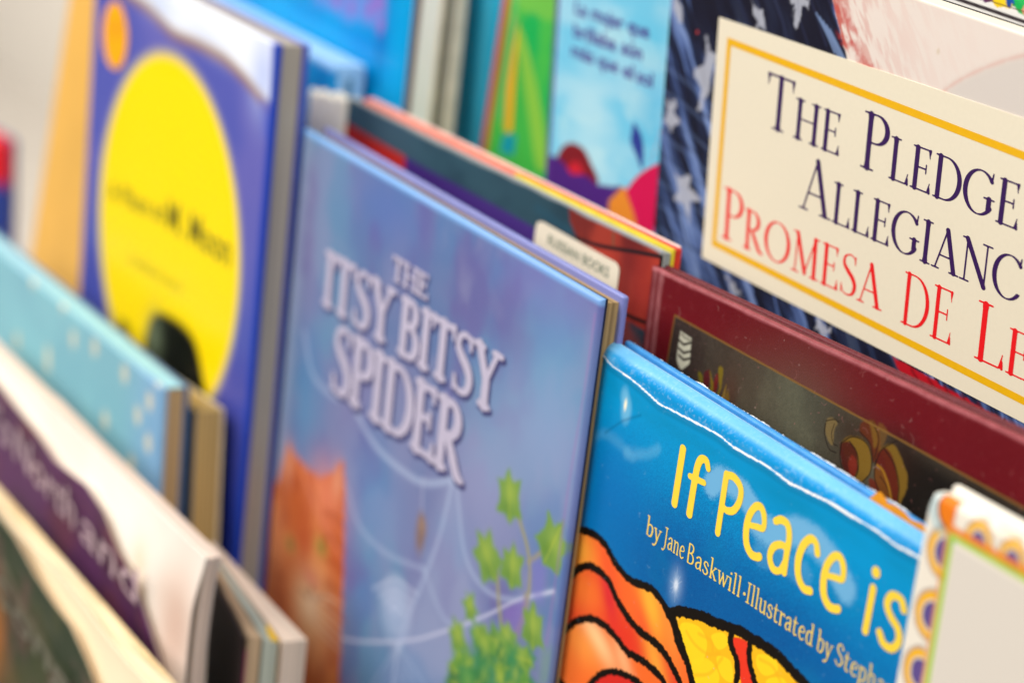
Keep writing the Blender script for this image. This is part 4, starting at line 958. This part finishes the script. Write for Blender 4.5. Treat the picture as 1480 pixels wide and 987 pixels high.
def paint(P):
    X, Z = P.X, P.Z
    st_ = np.random.default_rng(3).random(X.shape)
    def grain(k, s_=.35): return np.clip(k + (st_ - .5) * s_ * (k > .02) * (k < .98), 0, 1)
    dn = (tz(X) - Z)                                               # distance below the torn edge
    P.over(grain(sst(8, 46, dn + 5 * (fbm(X * .03, Z * .03, 121) - .5))), (0, 112, 180))
    P.over(grain(np.exp(-(((X - f.q(985, 850)[0]) / 34) ** 2 + ((Z - f.q(985, 850)[1]) / 26) ** 2)) * .7), (0, 74, 140))
    P.over(grain(np.exp(-(((X - f.q(1130, 930)[0]) / 40) ** 2 + ((Z - f.q(1130, 930)[1]) / 20) ** 2)) * .7), (0, 76, 142))
    P.over(sst(.5, .75, fbm(X * .04, Z * .06 + 5, 122)) * .22, (0, 128, 176))
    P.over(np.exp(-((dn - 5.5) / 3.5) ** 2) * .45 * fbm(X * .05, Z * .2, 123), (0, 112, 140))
    P.blob(f.q(890, 690), 18, 14, (0, 108, 180), .5)
    # airbrushed glow behind the title
    def glow(pts, rad, al):
        p_ = spline(f.p(pts)); d = np.full(X.shape, 1e9)
        for q in p_[::2]: d = np.minimum(d, np.hypot(X - q[0], Z - q[1]))
        d = d / rad + (st_ - .5) * .28 + .25 * (fbm(X * .2, Z * .2, 125) - .5)
        P.over((1 - sst(.55, 1.0, d)) * al, (108, 172, 214))
    glow([(1028, 700), (1042, 692), (1062, 702), (1080, 722), (1092, 744)], 5.0, 1.)
    glow([(1092, 752), (1112, 768), (1132, 772), (1150, 768), (1172, 778), (1194, 800), (1210, 826), (1222, 850)], 5.6, 1.)
    glow([(1100, 800), (1130, 808), (1160, 830)], 5, .25)
    for pts, al in (([(850, 640), (866, 628), (884, 632), (900, 646), (914, 658)], .16), ([(905, 655), (930, 656), (950, 648)], .26)):
        p_ = spline(f.p(pts)); P.stroke(p_, 3.2, (120, 190, 224), 1.6, al, 1, .3)
    P.ell(f.q(903, 572), 2.0, 2.8, (120, 190, 226), 1.3, .6); P.ell(f.q(905, 592), 2.6, 4.2, (130, 196, 226), 1.4, .6); P.ell(f.q(904, 585), .7, 1.7, (250, 240, 210), .6)
    c_ = f.q(977, 845); P.blob(c_, 3, 5, (150, 180, 216), .7); P.blob(c_, .9, 1.5, (250, 250, 252), 1)
    for k in range(14):
        a = k * .449; r_ = 2.2 + 2.6 * ((k * 37) % 10) / 10; P.stroke([c_, c_ + (math.cos(a) * r_ * .7, math.sin(a) * r_ * 1.4)], [.35, .1], (190, 206, 228), .2, .5)
    # waves
    org = (243, 104, 42)
    low = np.vstack([L1, f.p([(900, 1060), (700, 1060)])]); P.poly(low, org, .3)
    sd2 = P.polysdf(X, Z, np.vstack([L2, f.p([(960, 1080), (700, 1080)])])); sd3 = P.polysdf(X, Z, np.vstack([L3, f.p([(930, 1080), (700, 1080)])])); sd1 = P.polysdf(X, Z, low)
    sdY = P.polysdf(X, Z, np.vstack([L1[56:], f.p([(1010, 1090), (1260, 1090)]), YT[::-1]]))
    A_ = (sd1 < 0) & (sd2 > 0); B_ = (sd2 < 0) & (sd3 > 0); C_ = sd3 < 0
    mk = lambda msk, q, rx, rz, col, al, rot=0: P.over(msk * al * np.exp(-((((X - f.q(*q)[0]) * math.cos(rot) + (Z - f.q(*q)[1]) * math.sin(rot)) / rx) ** 2 + ((-(X - f.q(*q)[0]) * math.sin(rot) + (Z - f.q(*q)[1]) * math.cos(rot)) / rz) ** 2)), col)
    mk(A_, (832, 790), 12, 8, (250, 170, 60), .95); mk(A_, (940, 872), 12, 6, (252, 178, 56), .95, -.9); mk(A_, (968, 905), 14, 4, (250, 150, 60), .6, -1); mk(A_, (880, 822), 16, 5, (236, 84, 44), .8, -.9); mk(A_, (930, 905), 12, 4, (236, 80, 44), .7, -.8)
    P.over(B_ * .9, (226, 58, 38)); mk(B_, (842, 850), 16, 9, (244, 120, 46), .9); mk(B_, (945, 950), 12, 5, (250, 170, 60), .9, -.8); mk(B_, (880, 862), 12, 4, (212, 26, 52), .8, -1); mk(B_, (900, 920), 14, 6, (226, 48, 34), .6)
    P.over(C_ * 1., (241, 106, 42)); mk(C_, (862, 922), 13, 4.5, (255, 206, 150), .95, -.35); mk(C_, (840, 930), 13, 7, (252, 160, 70), .7); mk(C_, (900, 950), 10, 3.5, (252, 196, 140), .6, -.7); mk(C_, (815, 950), 9, 10, (242, 120, 50), .6)
    P.poly(np.vstack([L4, f.p([(760, 1040), (760, 960)])]), (214, 40, 36), .3); P.poly(np.vstack([L5, f.p([(930, 1060), (830, 1060)])]), (214, 44, 36), .3)
    # yellow sun part
    Yk = sdY < 0
    P.over((1 - sst(-.3, .3, sdY)), (250, 184, 28))
    for pts in ([(985, 900), (1010, 905), (1022, 930), (1012, 960), (992, 950), (984, 925)], [(1000, 955), (1024, 952), (1040, 980), (1020, 1010), (1004, 990)], [(1028, 918), (1046, 914), (1052, 930), (1038, 938)], [(1096, 945), (1118, 950), (1124, 968), (1106, 976), (1094, 962)], [(1108, 982), (1132, 980), (1140, 1005), (1114, 1010)], [(1036, 948), (1056, 955), (1058, 985), (1042, 975)]):
        d = P.polysdf(X, Z, spline(f.p(pts), 5, True)); P.over(Yk * (1 - sst(-.3, .3, d)) * .9, (254, 210, 34))
    for pts in ([(992, 912), (1004, 930), (1022, 944), (1040, 944)], [(1004, 975), (1026, 972), (1044, 950)], [(1098, 952), (1116, 962), (1128, 984)], [(1010, 915), (1028, 926), (1030, 940)]):
        P.stroke(spline(f.p(pts)), 1.1, (246, 170, 30), .5, .5)
    rs = f.p([(1061, 920), (1084, 930), (1083, 953), (1090, 987), (1096, 1030), (1076, 1030), (1071, 987), (1065, 953), (1057, 937)]); P.poly(spline(rs, 3, True), (232, 56, 34), .35)
    cr = dict(soft=.22, jit=.55, fr=.9)
    for L_, wd, sd_ in ((L1, 2.7, 1), (L2, 2.8, 2), (L3, 2.7, 3), (L4, 2.2, 4), (L5, 2.4, 5), (YT, 3.6, 6)): P.stroke(L_, wd, BLK, seed=130 + sd_, **cr)
    P.stroke(spline(f.p([(1058, 908), (1056, 930), (1064, 952), (1066, 972), (1064, 990), (1072, 1030)])), 2.6, BLK, seed=141, **cr); P.stroke(spline(f.p([(1084, 926), (1083, 950), (1087, 972), (1092, 990), (1097, 1030)])), 2.6, BLK, seed=142, **cr)
    P.stroke(spline(f.p([(974, 892), (984, 925), (992, 950), (1002, 985), (1012, 1030)])), 2.4, BLK, seed=143, **cr)
    # above the tear: rubbed board edge, its brighter lit top painted in
    up = sst(-.1, .3, Z - tz(X))
    P.over(up, (14, 142, 206)); P.over(up * sst(.4, .75, fbm(X * .05, Z * .2, 151)) * .5, (96, 180, 228)); P.over(up * np.clip(fbm(X * 1.3, Z * 1.3, 152, 3) - .6, 0, 1) * 1.2, (190, 218, 238))
    P.over(sst(f.H + 1.6, f.H + 3.2, Z) * .5, (140, 200, 238))
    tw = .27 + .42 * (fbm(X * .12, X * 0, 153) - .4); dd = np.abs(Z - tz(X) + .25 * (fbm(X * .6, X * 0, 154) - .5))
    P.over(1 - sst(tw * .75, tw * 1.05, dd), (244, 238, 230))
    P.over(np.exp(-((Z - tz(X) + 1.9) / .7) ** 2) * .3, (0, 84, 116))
    P.stroke(f.p([(875, 625), (900, 608), (926, 600)]), .5, (0, 84, 130), .8, .6)
    P.specks(150, (150, 190, 216), .07, .2, 15, (0, W, f.H - 120, f.H))
TOPZ = 4.6
def dfm(X, Y, Z):
    u = np.clip(Z - (f.H - .8), 0, 9); a = u / 5.4
    Zn = np.where(u > 0, f.H - .8 + 5.4 * np.sin(np.clip(a, 0, 1.3)) * .95, Z); Yn = Y + 5.4 * (1 - np.cos(np.clip(a, 0, 1.3)))
    lip = -.22 * np.exp(-((Z - tz(X) + .5) / .5) ** 2)
    return X, Yn + lip, Zn
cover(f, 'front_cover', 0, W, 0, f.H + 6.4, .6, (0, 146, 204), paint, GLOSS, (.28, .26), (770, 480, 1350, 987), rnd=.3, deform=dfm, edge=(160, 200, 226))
bb = mat_plain('blue_board_edge', (60, 142, 208), .45, .12, 260)
box('page_block', 1, W - 1, 5.0, 7.2, 1, f.H + 2.4, mat_plain('blue_page_top', (30, 100, 170), .6, .2, 200), f.e)
box('back_cover', 0, W, 7.25, 9.6, 0, f.H + 4.4, bb, f.e, .9, 4)
V = []; Fc = []; n_ = 260; g = np.random.default_rng(4)
for i in range(n_):
    x = 3 + (W - 6) * i / (n_ - 1); h_ = 1.5 * max(0, fbm(np.array([x * .12]), np.array([3.]), 161)[0] - .46) * 1.7 * (1.2 - .7 * x / W) + g.random() * .18 - .4
    V += [(x, 9.3, f.H + 3.2), (x + g.normal() * .2, 9.5 + g.normal() * .15, f.H + 4.3 + h_ * .9), (x, 9.75, f.H + 3.2)]
Fc = [t for i in range(n_ - 1) for t in ((3 * i, 3 * i + 3, 3 * i + 4, 3 * i + 1), (3 * i + 1, 3 * i + 4, 3 * i + 5, 3 * i + 2))]
link_mesh('torn_edge', V, Fc, mat_plain('torn_paper', (240, 236, 228), .85, .05, 600), f.e, label='ragged white paper along the back top edge')
o1 = f.p([(1243, 713), (1335, 764)]); xa = np.linspace(0, 1, 12)
A0 = np.array([f.q(1230, 742)[0] - 2, 0]); xo = np.linspace(f.q(1222, 736)[0], W - .5, 14)
V = [(x, 6.2 + .15 * math.sin(i * 1.7), f.H - 2) for i, x in enumerate(xo)] + [(x, 6.9 + .2 * math.sin(i), f.H + 5.0 + .35 * math.sin(i * 2.3) + (.8 if i == 1 else 0) - (3.2 if i == 0 else 0) - .14 * i) for i, x in enumerate(xo)]
oo = link_mesh('orange_flap', V, [(i, i + 1, i + 15, i + 14) for i in range(13)], mat_plain('orange_paper', (214, 138, 12), .6, .08), f.e, label='strip of orange paper peeking out of the top')
sd = oo.modifiers.new('thickness', 'SOLIDIFY'); sd.thickness = .0012
YEL, YL2 = ink((248, 210, 62)), ink((236, 204, 96))
words(f, 'title_text', [('If', (970, 730), (1014, 761), 20.5, None), ('Peace', (1033, 772), (1214, 893), 21, None), ('is', (1244, 913), (1299.5, 951), 20, None)], 'round', YEL, .12, .1, -.1, .02, track=.03)
words(f, 'author_text', [('by', (933, 771), (955, 786), 6.3, None), ('Jane', (957, 787), (988, 808), 6.3, None), ('Baskwill', (993, 811.5), (1069, 863), 6.3, None), ('.', (1073, 865.5), (1076.5, 868), 6.3, None), ('Illustrated', (1077.5, 869), (1174, 934), 6.3, None), ('by', (1179, 938), (1202, 953.5), 6.3, None), ('Stepha', (1206, 957), (1276, 1005), 6.3, None), ('nie', (1278, 1007), (1308, 1028), 6.3, None)],
      'book', YL2, .09, .055, -.1, .03, track=.03)

# ---- the white book with the arch border -------------------------------------------------------------------------
f = Frame(82.5, (1343, 704), (1480, 782), WB)
f.root('picture_book', 'white hardback with a hand drawn border of yellow and purple arches', 'book', 'books on the rack')
W = 150.
fo = f.p([(1370.5, 764), (1480, 826), (1331, 1000)])                # the orange rule: corner, right, down
def paint(P):
    X, Z = P.X, P.Z
    P.over(sst(.4, .8, fbm(X * .06, Z * .06, 171)) * .12, (214, 196, 168))
    ux = (fo[1] - fo[0]) / np.linalg.norm(fo[1] - fo[0]); uz = (fo[2] - fo[0]) / np.linalg.norm(fo[2] - fo[0])
    def arch(c, axis_, s_):
        sl = P.sl(c[0] - 14, c[0] + 14, c[1] - 14, c[1] + 14); x, z = P.X[sl] - c[0], P.Z[sl] - c[1]
        if x.size == 0: return
        out = np.array([-uz[1], uz[0]]) if axis_ == 'l' else np.array([-ux[1], ux[0]])
        if axis_ == 'l' and out[0] > 0: out = -out
        al = uz if axis_ == 'l' else ux
        a = x * al[0] + z * al[1]; b = x * out[0] + z * out[1]
        r_ = np.hypot(a / s_[0], b / s_[1]) + .06 * (fbm(P.X[sl] * .5, P.Z[sl] * .5, 173) - .5)
        inn = b > -.8
        for lo_, hi_, col, al_ in ((.0, .98, (232, 222, 204), .5), (.90, 1.0, (150, 130, 120), .75), (.6, .88, (222, 150, 24), 1.), (.66, .8, (240, 190, 40), .8), (.0, .5, (92, 74, 136), 1.), (.46, .52, (56, 46, 86), .6)):
            P.over(inn * sst(lo_ - .035, lo_ + .02, r_ + (lo_ == 0)) * (1 - sst(hi_ - .02, hi_ + .03, r_)) * al_, col, sl)
    for q in ((1365, 799), (1347, 890), (1330, 972), (1312, 1058)): arch(f.q(*q), 'l', (7.4, 6.8))
    for q in ((1413, 788), (1462, 816), (1512, 845)): arch(f.q(*q), 't', (5.4, 7.2))
    c = f.q(1380, 740)
    sl = P.sl(c[0] - 14, c[0] + 10, c[1] - 14, c[1] + 14); x, z = P.X[sl] - c[0], P.Z[sl] - c[1]
    r_ = np.hypot(x / 6.6, z / 5.8); lf = x < .2
    P.over((r_ < 1.9) * np.exp(-((r_ - 1.25) / .22) ** 2) * .6 * (x < 2.5), (130, 184, 200), sl); P.over(lf * (1 - sst(.95, 1.05, r_)), (60, 40, 30), sl); P.over(lf * (1 - sst(.84, .92, r_)), (224, 118, 20), sl)
    P.stroke([c + (.3, 5.6), c + (.3, -5.6)], .7, (190, 110, 90), .4, .6)
    P.stroke([fo[0] - uz * .5, fo[0] + ux * 120], 1.9, (226, 126, 30), .45); P.stroke([fo[0], fo[0] + uz * 140], 1.0, (214, 138, 70), .45)
    g0 = f.q(1375, 779); P.stroke([g0 - uz * .8, g0 + ux * 120], 1.6, (160, 190, 50), .55); P.stroke([g0, g0 + uz * 140], 1.7, (156, 188, 44), .55)
    P.stroke([g0 + uz * 40 + ux * 1, g0 + uz * 140 + ux * .6], .9, (214, 200, 60), .7, .7)
    P.poly([g0 + (ux + uz) * 1.2, g0 + ux * 130 + uz, g0 + ux * 130 + uz * 150, g0 + uz * 150 + ux * 1.2], (212, 203, 192), .4, .95)
    P.poly(f.p([(1398, 704), (1414, 716), (1400, 716), (1384, 708)]), (196, 152, 106), 1.4, .5, .8, .3)
    P.over(sst(f.H - 1.6, f.H - .2, Z) * sst(.5, .7, fbm(X * .07, Z * 0, 175)) * .5, (206, 176, 138))
def corner(X, Y, Z):                                               # rounded board corner
    r_ = 7.; cx, cz = r_, f.H - r_; dx_, dz_ = np.minimum(X - cx, 0), np.maximum(Z - cz, 0)
    L_ = np.hypot(dx_, dz_); m_ = np.maximum(-dx_, dz_); k = np.where(L_ > 1e-6, m_ / np.maximum(L_, 1e-6), 1)
    return np.where(dx_ < 0, cx + dx_ * (1 + (k - 1) * .55), X), Y, np.where(dz_ > 0, cz + dz_ * (1 + (k - 1) * .55), Z)
cover(f, 'front_cover', 0, W, 0, f.H, 4.5, (230, 221, 206), paint, SATIN, (.36, .36), (1270, 670, 1480, 987), rnd=2.2, deform=corner, edge=(240, 232, 216))
box('page_block', 3, W - 3, 4.4, 6.2, 2, f.H - 2.5, mat_pages('cream_edges_worn', (206, 172, 130), .8), f.e)
box('back_cover', 1.2, W, 6.25, 9, 0, f.H + .8, mat_plain('white_board', (238, 230, 216), .5, .04, 90), f.e, 1.3, 4)

# ---- lower shelf ------------------------------------------------------------------------------------------------------
f = Frame(123, (-60, 316), (236, 561), WC)
f.root('picture_book', 'turquoise hardback sprinkled with cream dots', 'book', 'books on the rack')
W = f.W
def paint(P):
    X, Z = P.X, P.Z
    P.over(sst(.4, .7, fbm(X * .03, Z * .03, 181)) * .5, (140, 196, 206)); P.over(sst(W - 50, W - 5, X) * .7, (122, 160, 206))
    P.over(np.clip((f.q(60, 560)[1] - Z) / 40, 0, 1) * .6, (70, 152, 190))  # contact shading painted in towards the bottom
    for q in ((25, 492), (69, 512), (69, 526), (106, 490), (137, 502), (91, 438), (132, 448), (152, 607), (199, 600), (216, 580), (214, 640), (190, 670), (15, 364), (48, 405), (228, 545), (40, 560), (180, 540)):
        P.ell(f.q(*q), 3.6, 4.2, (214, 206, 180), 1.5, .85)
cover(f, 'front_cover', 0, W, 0, f.H, 2, (126, 178, 194), paint, SATIN, (1, 1), (-20, 300, 260, 780), rnd=1.2, edge=(140, 180, 210))
box('page_block', 2, W - 1, 2.05, 9.6, 1, f.H - .8, PAGET, f.e); 
box('dust_cover_top', 0, W - .5, 2.1, 9.4, f.H - .75, f.H - .1, mat_plain('pale_turquoise', (150, 204, 220), .5, .08), f.e, .2)
box('back_cover', 0, W, 9.65, 12, 0, f.H, mat_plain('dark_blue_board', (76, 104, 140), .5), f.e, .8)

f = Frame(108, (200, 536), (281, 594), WB)
f.root('picture_book', 'small tan paperback with thick brown page edges behind the turquoise dotted book', 'book', 'books on the rack')
box('front_cover', 0, f.W, 0, .8, 0, f.H, mat_plain('slate_card', (92, 104, 120), .5), f.e, .2)
box('page_block', .5, f.W + .6, .85, 12, 1, f.H - .3, mat_pages('brown_page_edges', (198, 166, 104), .6), f.e)
box('back_cover', 0, f.W + .8, 12.05, 13.2, 0, f.H, mat_plain('cream_card_back', (224, 206, 170), .6), f.e, .4)
for x, y in ((-6, 4), (-14, 7), (-9, 9), (-4, 8)):
    pass

def leafy_block(name, x1, y0, y1, z1, mat, wave=1.2, tuck=6., seed=1, label=None):
    """a soft block of pages: uneven top, right edge that flares out at the top"""
    nx, ny, nz = 60, 10, 16; V = []; Fc = []
    xs, ys = np.linspace(.5, x1, nx), np.linspace(y0, y1, ny)
    zt = lambda x, y: z1 + wave * (fbm(np.array(x * .03), np.array(y * .25), seed, 3) - .5) * 2 - .5 * wave * math.sin(x * .05 + seed) * (1 if x < x1 - 2 else .6)
    for x in xs:
        for y in ys: V.append((x, y, float(zt(x, y))))
    Fc += [(i * ny + j, (i + 1) * ny + j, (i + 1) * ny + j + 1, i * ny + j + 1) for i in range(nx - 1) for j in range(ny - 1)]
    for (line, flip) in (([(x1, y) for y in ys], 0), ([(x, y0) for x in xs], 1), ([(x, y1) for x in xs], 0)):
        o_ = len(V); n_ = len(line)
        for k in range(nz):
            t = k / (nz - 1.); d = t * t * z1 * .98
            for (x, y) in line:
                sh = tuck * (1 - math.exp(-d / 26.)) * (x / x1) ** 4 + (.8 * math.sin(y * 2.1 + seed) * min(1, d / 6.) if x > x1 - .1 else 0)
                V.append((x - sh, y, float(zt(x, y)) - d))
        for k in range(nz - 1):
            for i in range(n_ - 1):
                q = (o_ + k * n_ + i, o_ + k * n_ + i + 1, o_ + (k + 1) * n_ + i + 1, o_ + (k + 1) * n_ + i)
                Fc.append(q if flip else q[::-1])
    return link_mesh(name, V, Fc, mat, f.e, True, label)

def curl_cover(f, W, pts, y0, base, paint, cur, vis):
    T_ = f.p(pts); o_ = np.argsort(T_[:, 0]); T_ = T_[o_]
    zt = lambda x: np.interp(x, T_[:, 0], T_[:, 1])
    ztop = T_[:, 1].max() + 4; sx = T_[-1, 0]
    def dfm(X, Y, Z):
        z1 = zt(X); k = np.clip(Z / ztop, 0, 1); Zn = k * z1
        d = z1 - Zn                                                 # the free edge lifts off the pages
        return X, Y - cur * np.exp(-(d / 16.) ** 2) * .5, Zn
    class _P: pass
    def pt(P):
        P.Zr = P.Z; P.Z = P.Z / ztop * zt(P.X); paint(P); P.Z = P.Zr
    cover(f, 'front_cover', 0, sx, 0, ztop, .4, base, pt, SATIN, (.9, .9), vis, y0=y0, rnd=.3, deform=dfm, edge=(226, 210, 190), sheet=True)

f = Frame(152, (-70, 454), (290, 806), WC)
f.root('paperback_book', 'cream paged paperback with a curling purple cover and pale lettering', 'book', 'books on the rack')
W = f.W
def paint(P):
    P.over(sst(.4, .7, fbm(P.X * .05, P.Z * .05, 191)) * .6, (72, 40, 62)); P.over(sst(.5, .7, fbm(P.X * .03, P.Z * .06, 192)) * .5, (112, 58, 70))
curl_cover(f, W, [(-80, 478), (-40, 512), (0, 546), (30, 585), (61, 622), (91, 666), (135, 700), (160, 738), (180, 790), (204, 832), (226, 900), (244, 955), (252, 1060)], -1.0, (88, 44, 88), paint, 5, (-20, 500, 280, 987))
def pw(P): P.over(sst(.4, .8, fbm(P.X * .03, P.Z * .03, 195)) * .3, (236, 214, 200)); P.blob(f.q(262, 905), 22, 30, (212, 176, 158), .85); P.blob(f.q(205, 815), 8, 10, (240, 214, 176), .6)  # browner shading painted into the lower right of the page
cover(f, 'title_page', 0, W, 0, f.H, .3, (248, 242, 232), pw, MATTE, (2, 2), rnd=.2, deform=lambda X, Y, Z: (X - 9 * (1 - np.exp(-(f.H - Z) / 26.)) * (X / W) ** 4, Y + 2.2 * sst(f.H - 26, f.H, Z), Z + .8 * (fbm(X * .04, X * 0, 211) - .5) * sst(f.H - 20, f.H, Z)), sheet=True)
leafy_block('page_block', W - .3, 2.6, 8.6, f.H - .5, mat_pages('aged_page_edges', (224, 202, 186), .7, 600), 1.0, 9, 3)
box('back_cover', 0, W - 9.5, 8.7, 9.4, 0, f.H - 1, mat_plain('cream_back_card', (232, 214, 186), .6), f.e, .2)
plain_words(f, 'title_text', [("d's", (-10, 604), (26, 648), 15), ('North', (35, 660), (121, 764), 15), ('and', (131, 776), (212, 872), 15)], ink((190, 166, 174)), -4.3, .0)

f = Frame(180, (-60, 684), (150, 926), WC)
f.root('paperback_book', 'thick cream edged paperback with a curling dark green cover, in front of the purple one', 'book', 'books on the rack')
W = f.q(285, 1046)[0]
def paint(P):
    X, Z = P.X, P.Z
    P.over(sst(.4, .65, fbm(X * .05, Z * .05, 201)) * .8, (56, 62, 30)); P.over(sst(.55, .7, fbm(X * .06 + 4, Z * .06, 202)) * .6, (92, 60, 56)); P.blob(f.q(0, 920), 10, 22, (156, 92, 24), .9); P.blob(f.q(20, 980), 12, 10, (90, 74, 30), .7)
    P.stroke(spline(f.p([(10, 810), (30, 870), (60, 920), (90, 980)])), 5, (122, 118, 96), 3, .6, 1, .3)
    P.blob(f.q(20, 760), 16, 12, (8, 44, 16), .8)
curl_cover(f, W, [(-70, 640), (-30, 694), (0, 736), (30, 776), (58, 828), (84, 868), (110, 902), (132, 950), (146, 985), (152, 1060)], -1.0, (30, 48, 24), paint, 4, (-20, 600, 200, 987))
bend = lambda X, Y, Z: (X, Y + 3.4 * sst(f.H - 30, f.H, Z), Z - 2.0 * np.sin(X * .04) * sst(f.H - 40, f.H, Z))
def pw(P): P.over(np.clip((f.H - 14 - P.Z) / 40, 0, 1) * .7, (226, 168, 84))
cover(f, 'title_page', 0, W, 0, f.H, .3, (240, 222, 188), pw, MATTE, (2, 2), rnd=.2, deform=bend, sheet=True)
leafy_block('page_block', W - .5, 3.9, 12, f.H - 1.6, mat_pages('cream_fanned_pages', (236, 216, 178), .74, 450), 1.8, 5, 5)
box('back_cover', 0, W, 12.05, 12.8, 0, f.H - 1, mat_plain('tan_back_card', (222, 196, 150), .6), f.e, .2)
plain_words(f, 'title_text', [('Song', (6, 860), (110, 1010), 12)], ink((96, 96, 80)), -3.6, .0)

# paperback standing open, its pages fanned
f = Frame(112, (308, 782), (444, 924), WC)
f.root('paperback_book', 'paperback standing open with fanned pages and a yellow page corner', 'book', 'books on the rack')
W = f.W; H = f.H
def prism(name, poly, z0, z1, mat, dz=0., label=None):
    n = len(poly); V = [(x, y, z0) for x, y in poly] + [(x, y, z1) for x, y in poly]
    Fc = [list(range(n))[::-1], list(range(n, 2 * n))] + [(i, (i + 1) % n, n + (i + 1) % n, n + i) for i in range(n)]
    return link_mesh(name, V, Fc, mat, f.e, label=label)
prism('page_block', [(0, 0), (1, -2), (W * .5, -6), (W - 1, -9.5), (W, 0)], 0, H, mat_pages('fanned_pages', (222, 200, 180), .7, 350))
prism('inner_pages', [(2, -3), (W * .5, -7), (W - 2, -11), (W - 6, -15), (W * .45, -9)], 0, H - .6, mat_pages('aged_pages', (172, 178, 166), .55, 350))
prism('outer_pages', [(1.5, -3.6), (W * .45, -9.6), (W - 7, -15.6), (W - 9, -20), (W * .4, -12)], 0, H - .3, mat_pages('tan_fanned', (188, 160, 128), .55, 350))
prism('front_cover', [(1, -4.2), (W * .4, -12.6), (W - 9.3, -20.6), (W - 10, -21.6), (W * .38, -13.6)], 0, H - 1, mat_plain('shaded_cover_card', (36, 24, 24), .5))  # shade on the front cover put into its near-black colour
prism('magenta_page', [(W - 14, -19.2), (W - 8.8, -20.2), (W - 8.9, -20.6), (W - 14, -19.9)], 0, H - 6, mat_plain('magenta_print', (150, 50, 96), .6, .08), label='magenta printed page')
prism('yellow_page', [(W - 17, -8.8), (W - 3, -10.4), (W - 3.6, -12.6), (W - 11, -11.4)], H - 18, H + .15, mat_plain('yellow_print', (224, 178, 10), .6, .08), label='yellow printed page corner')
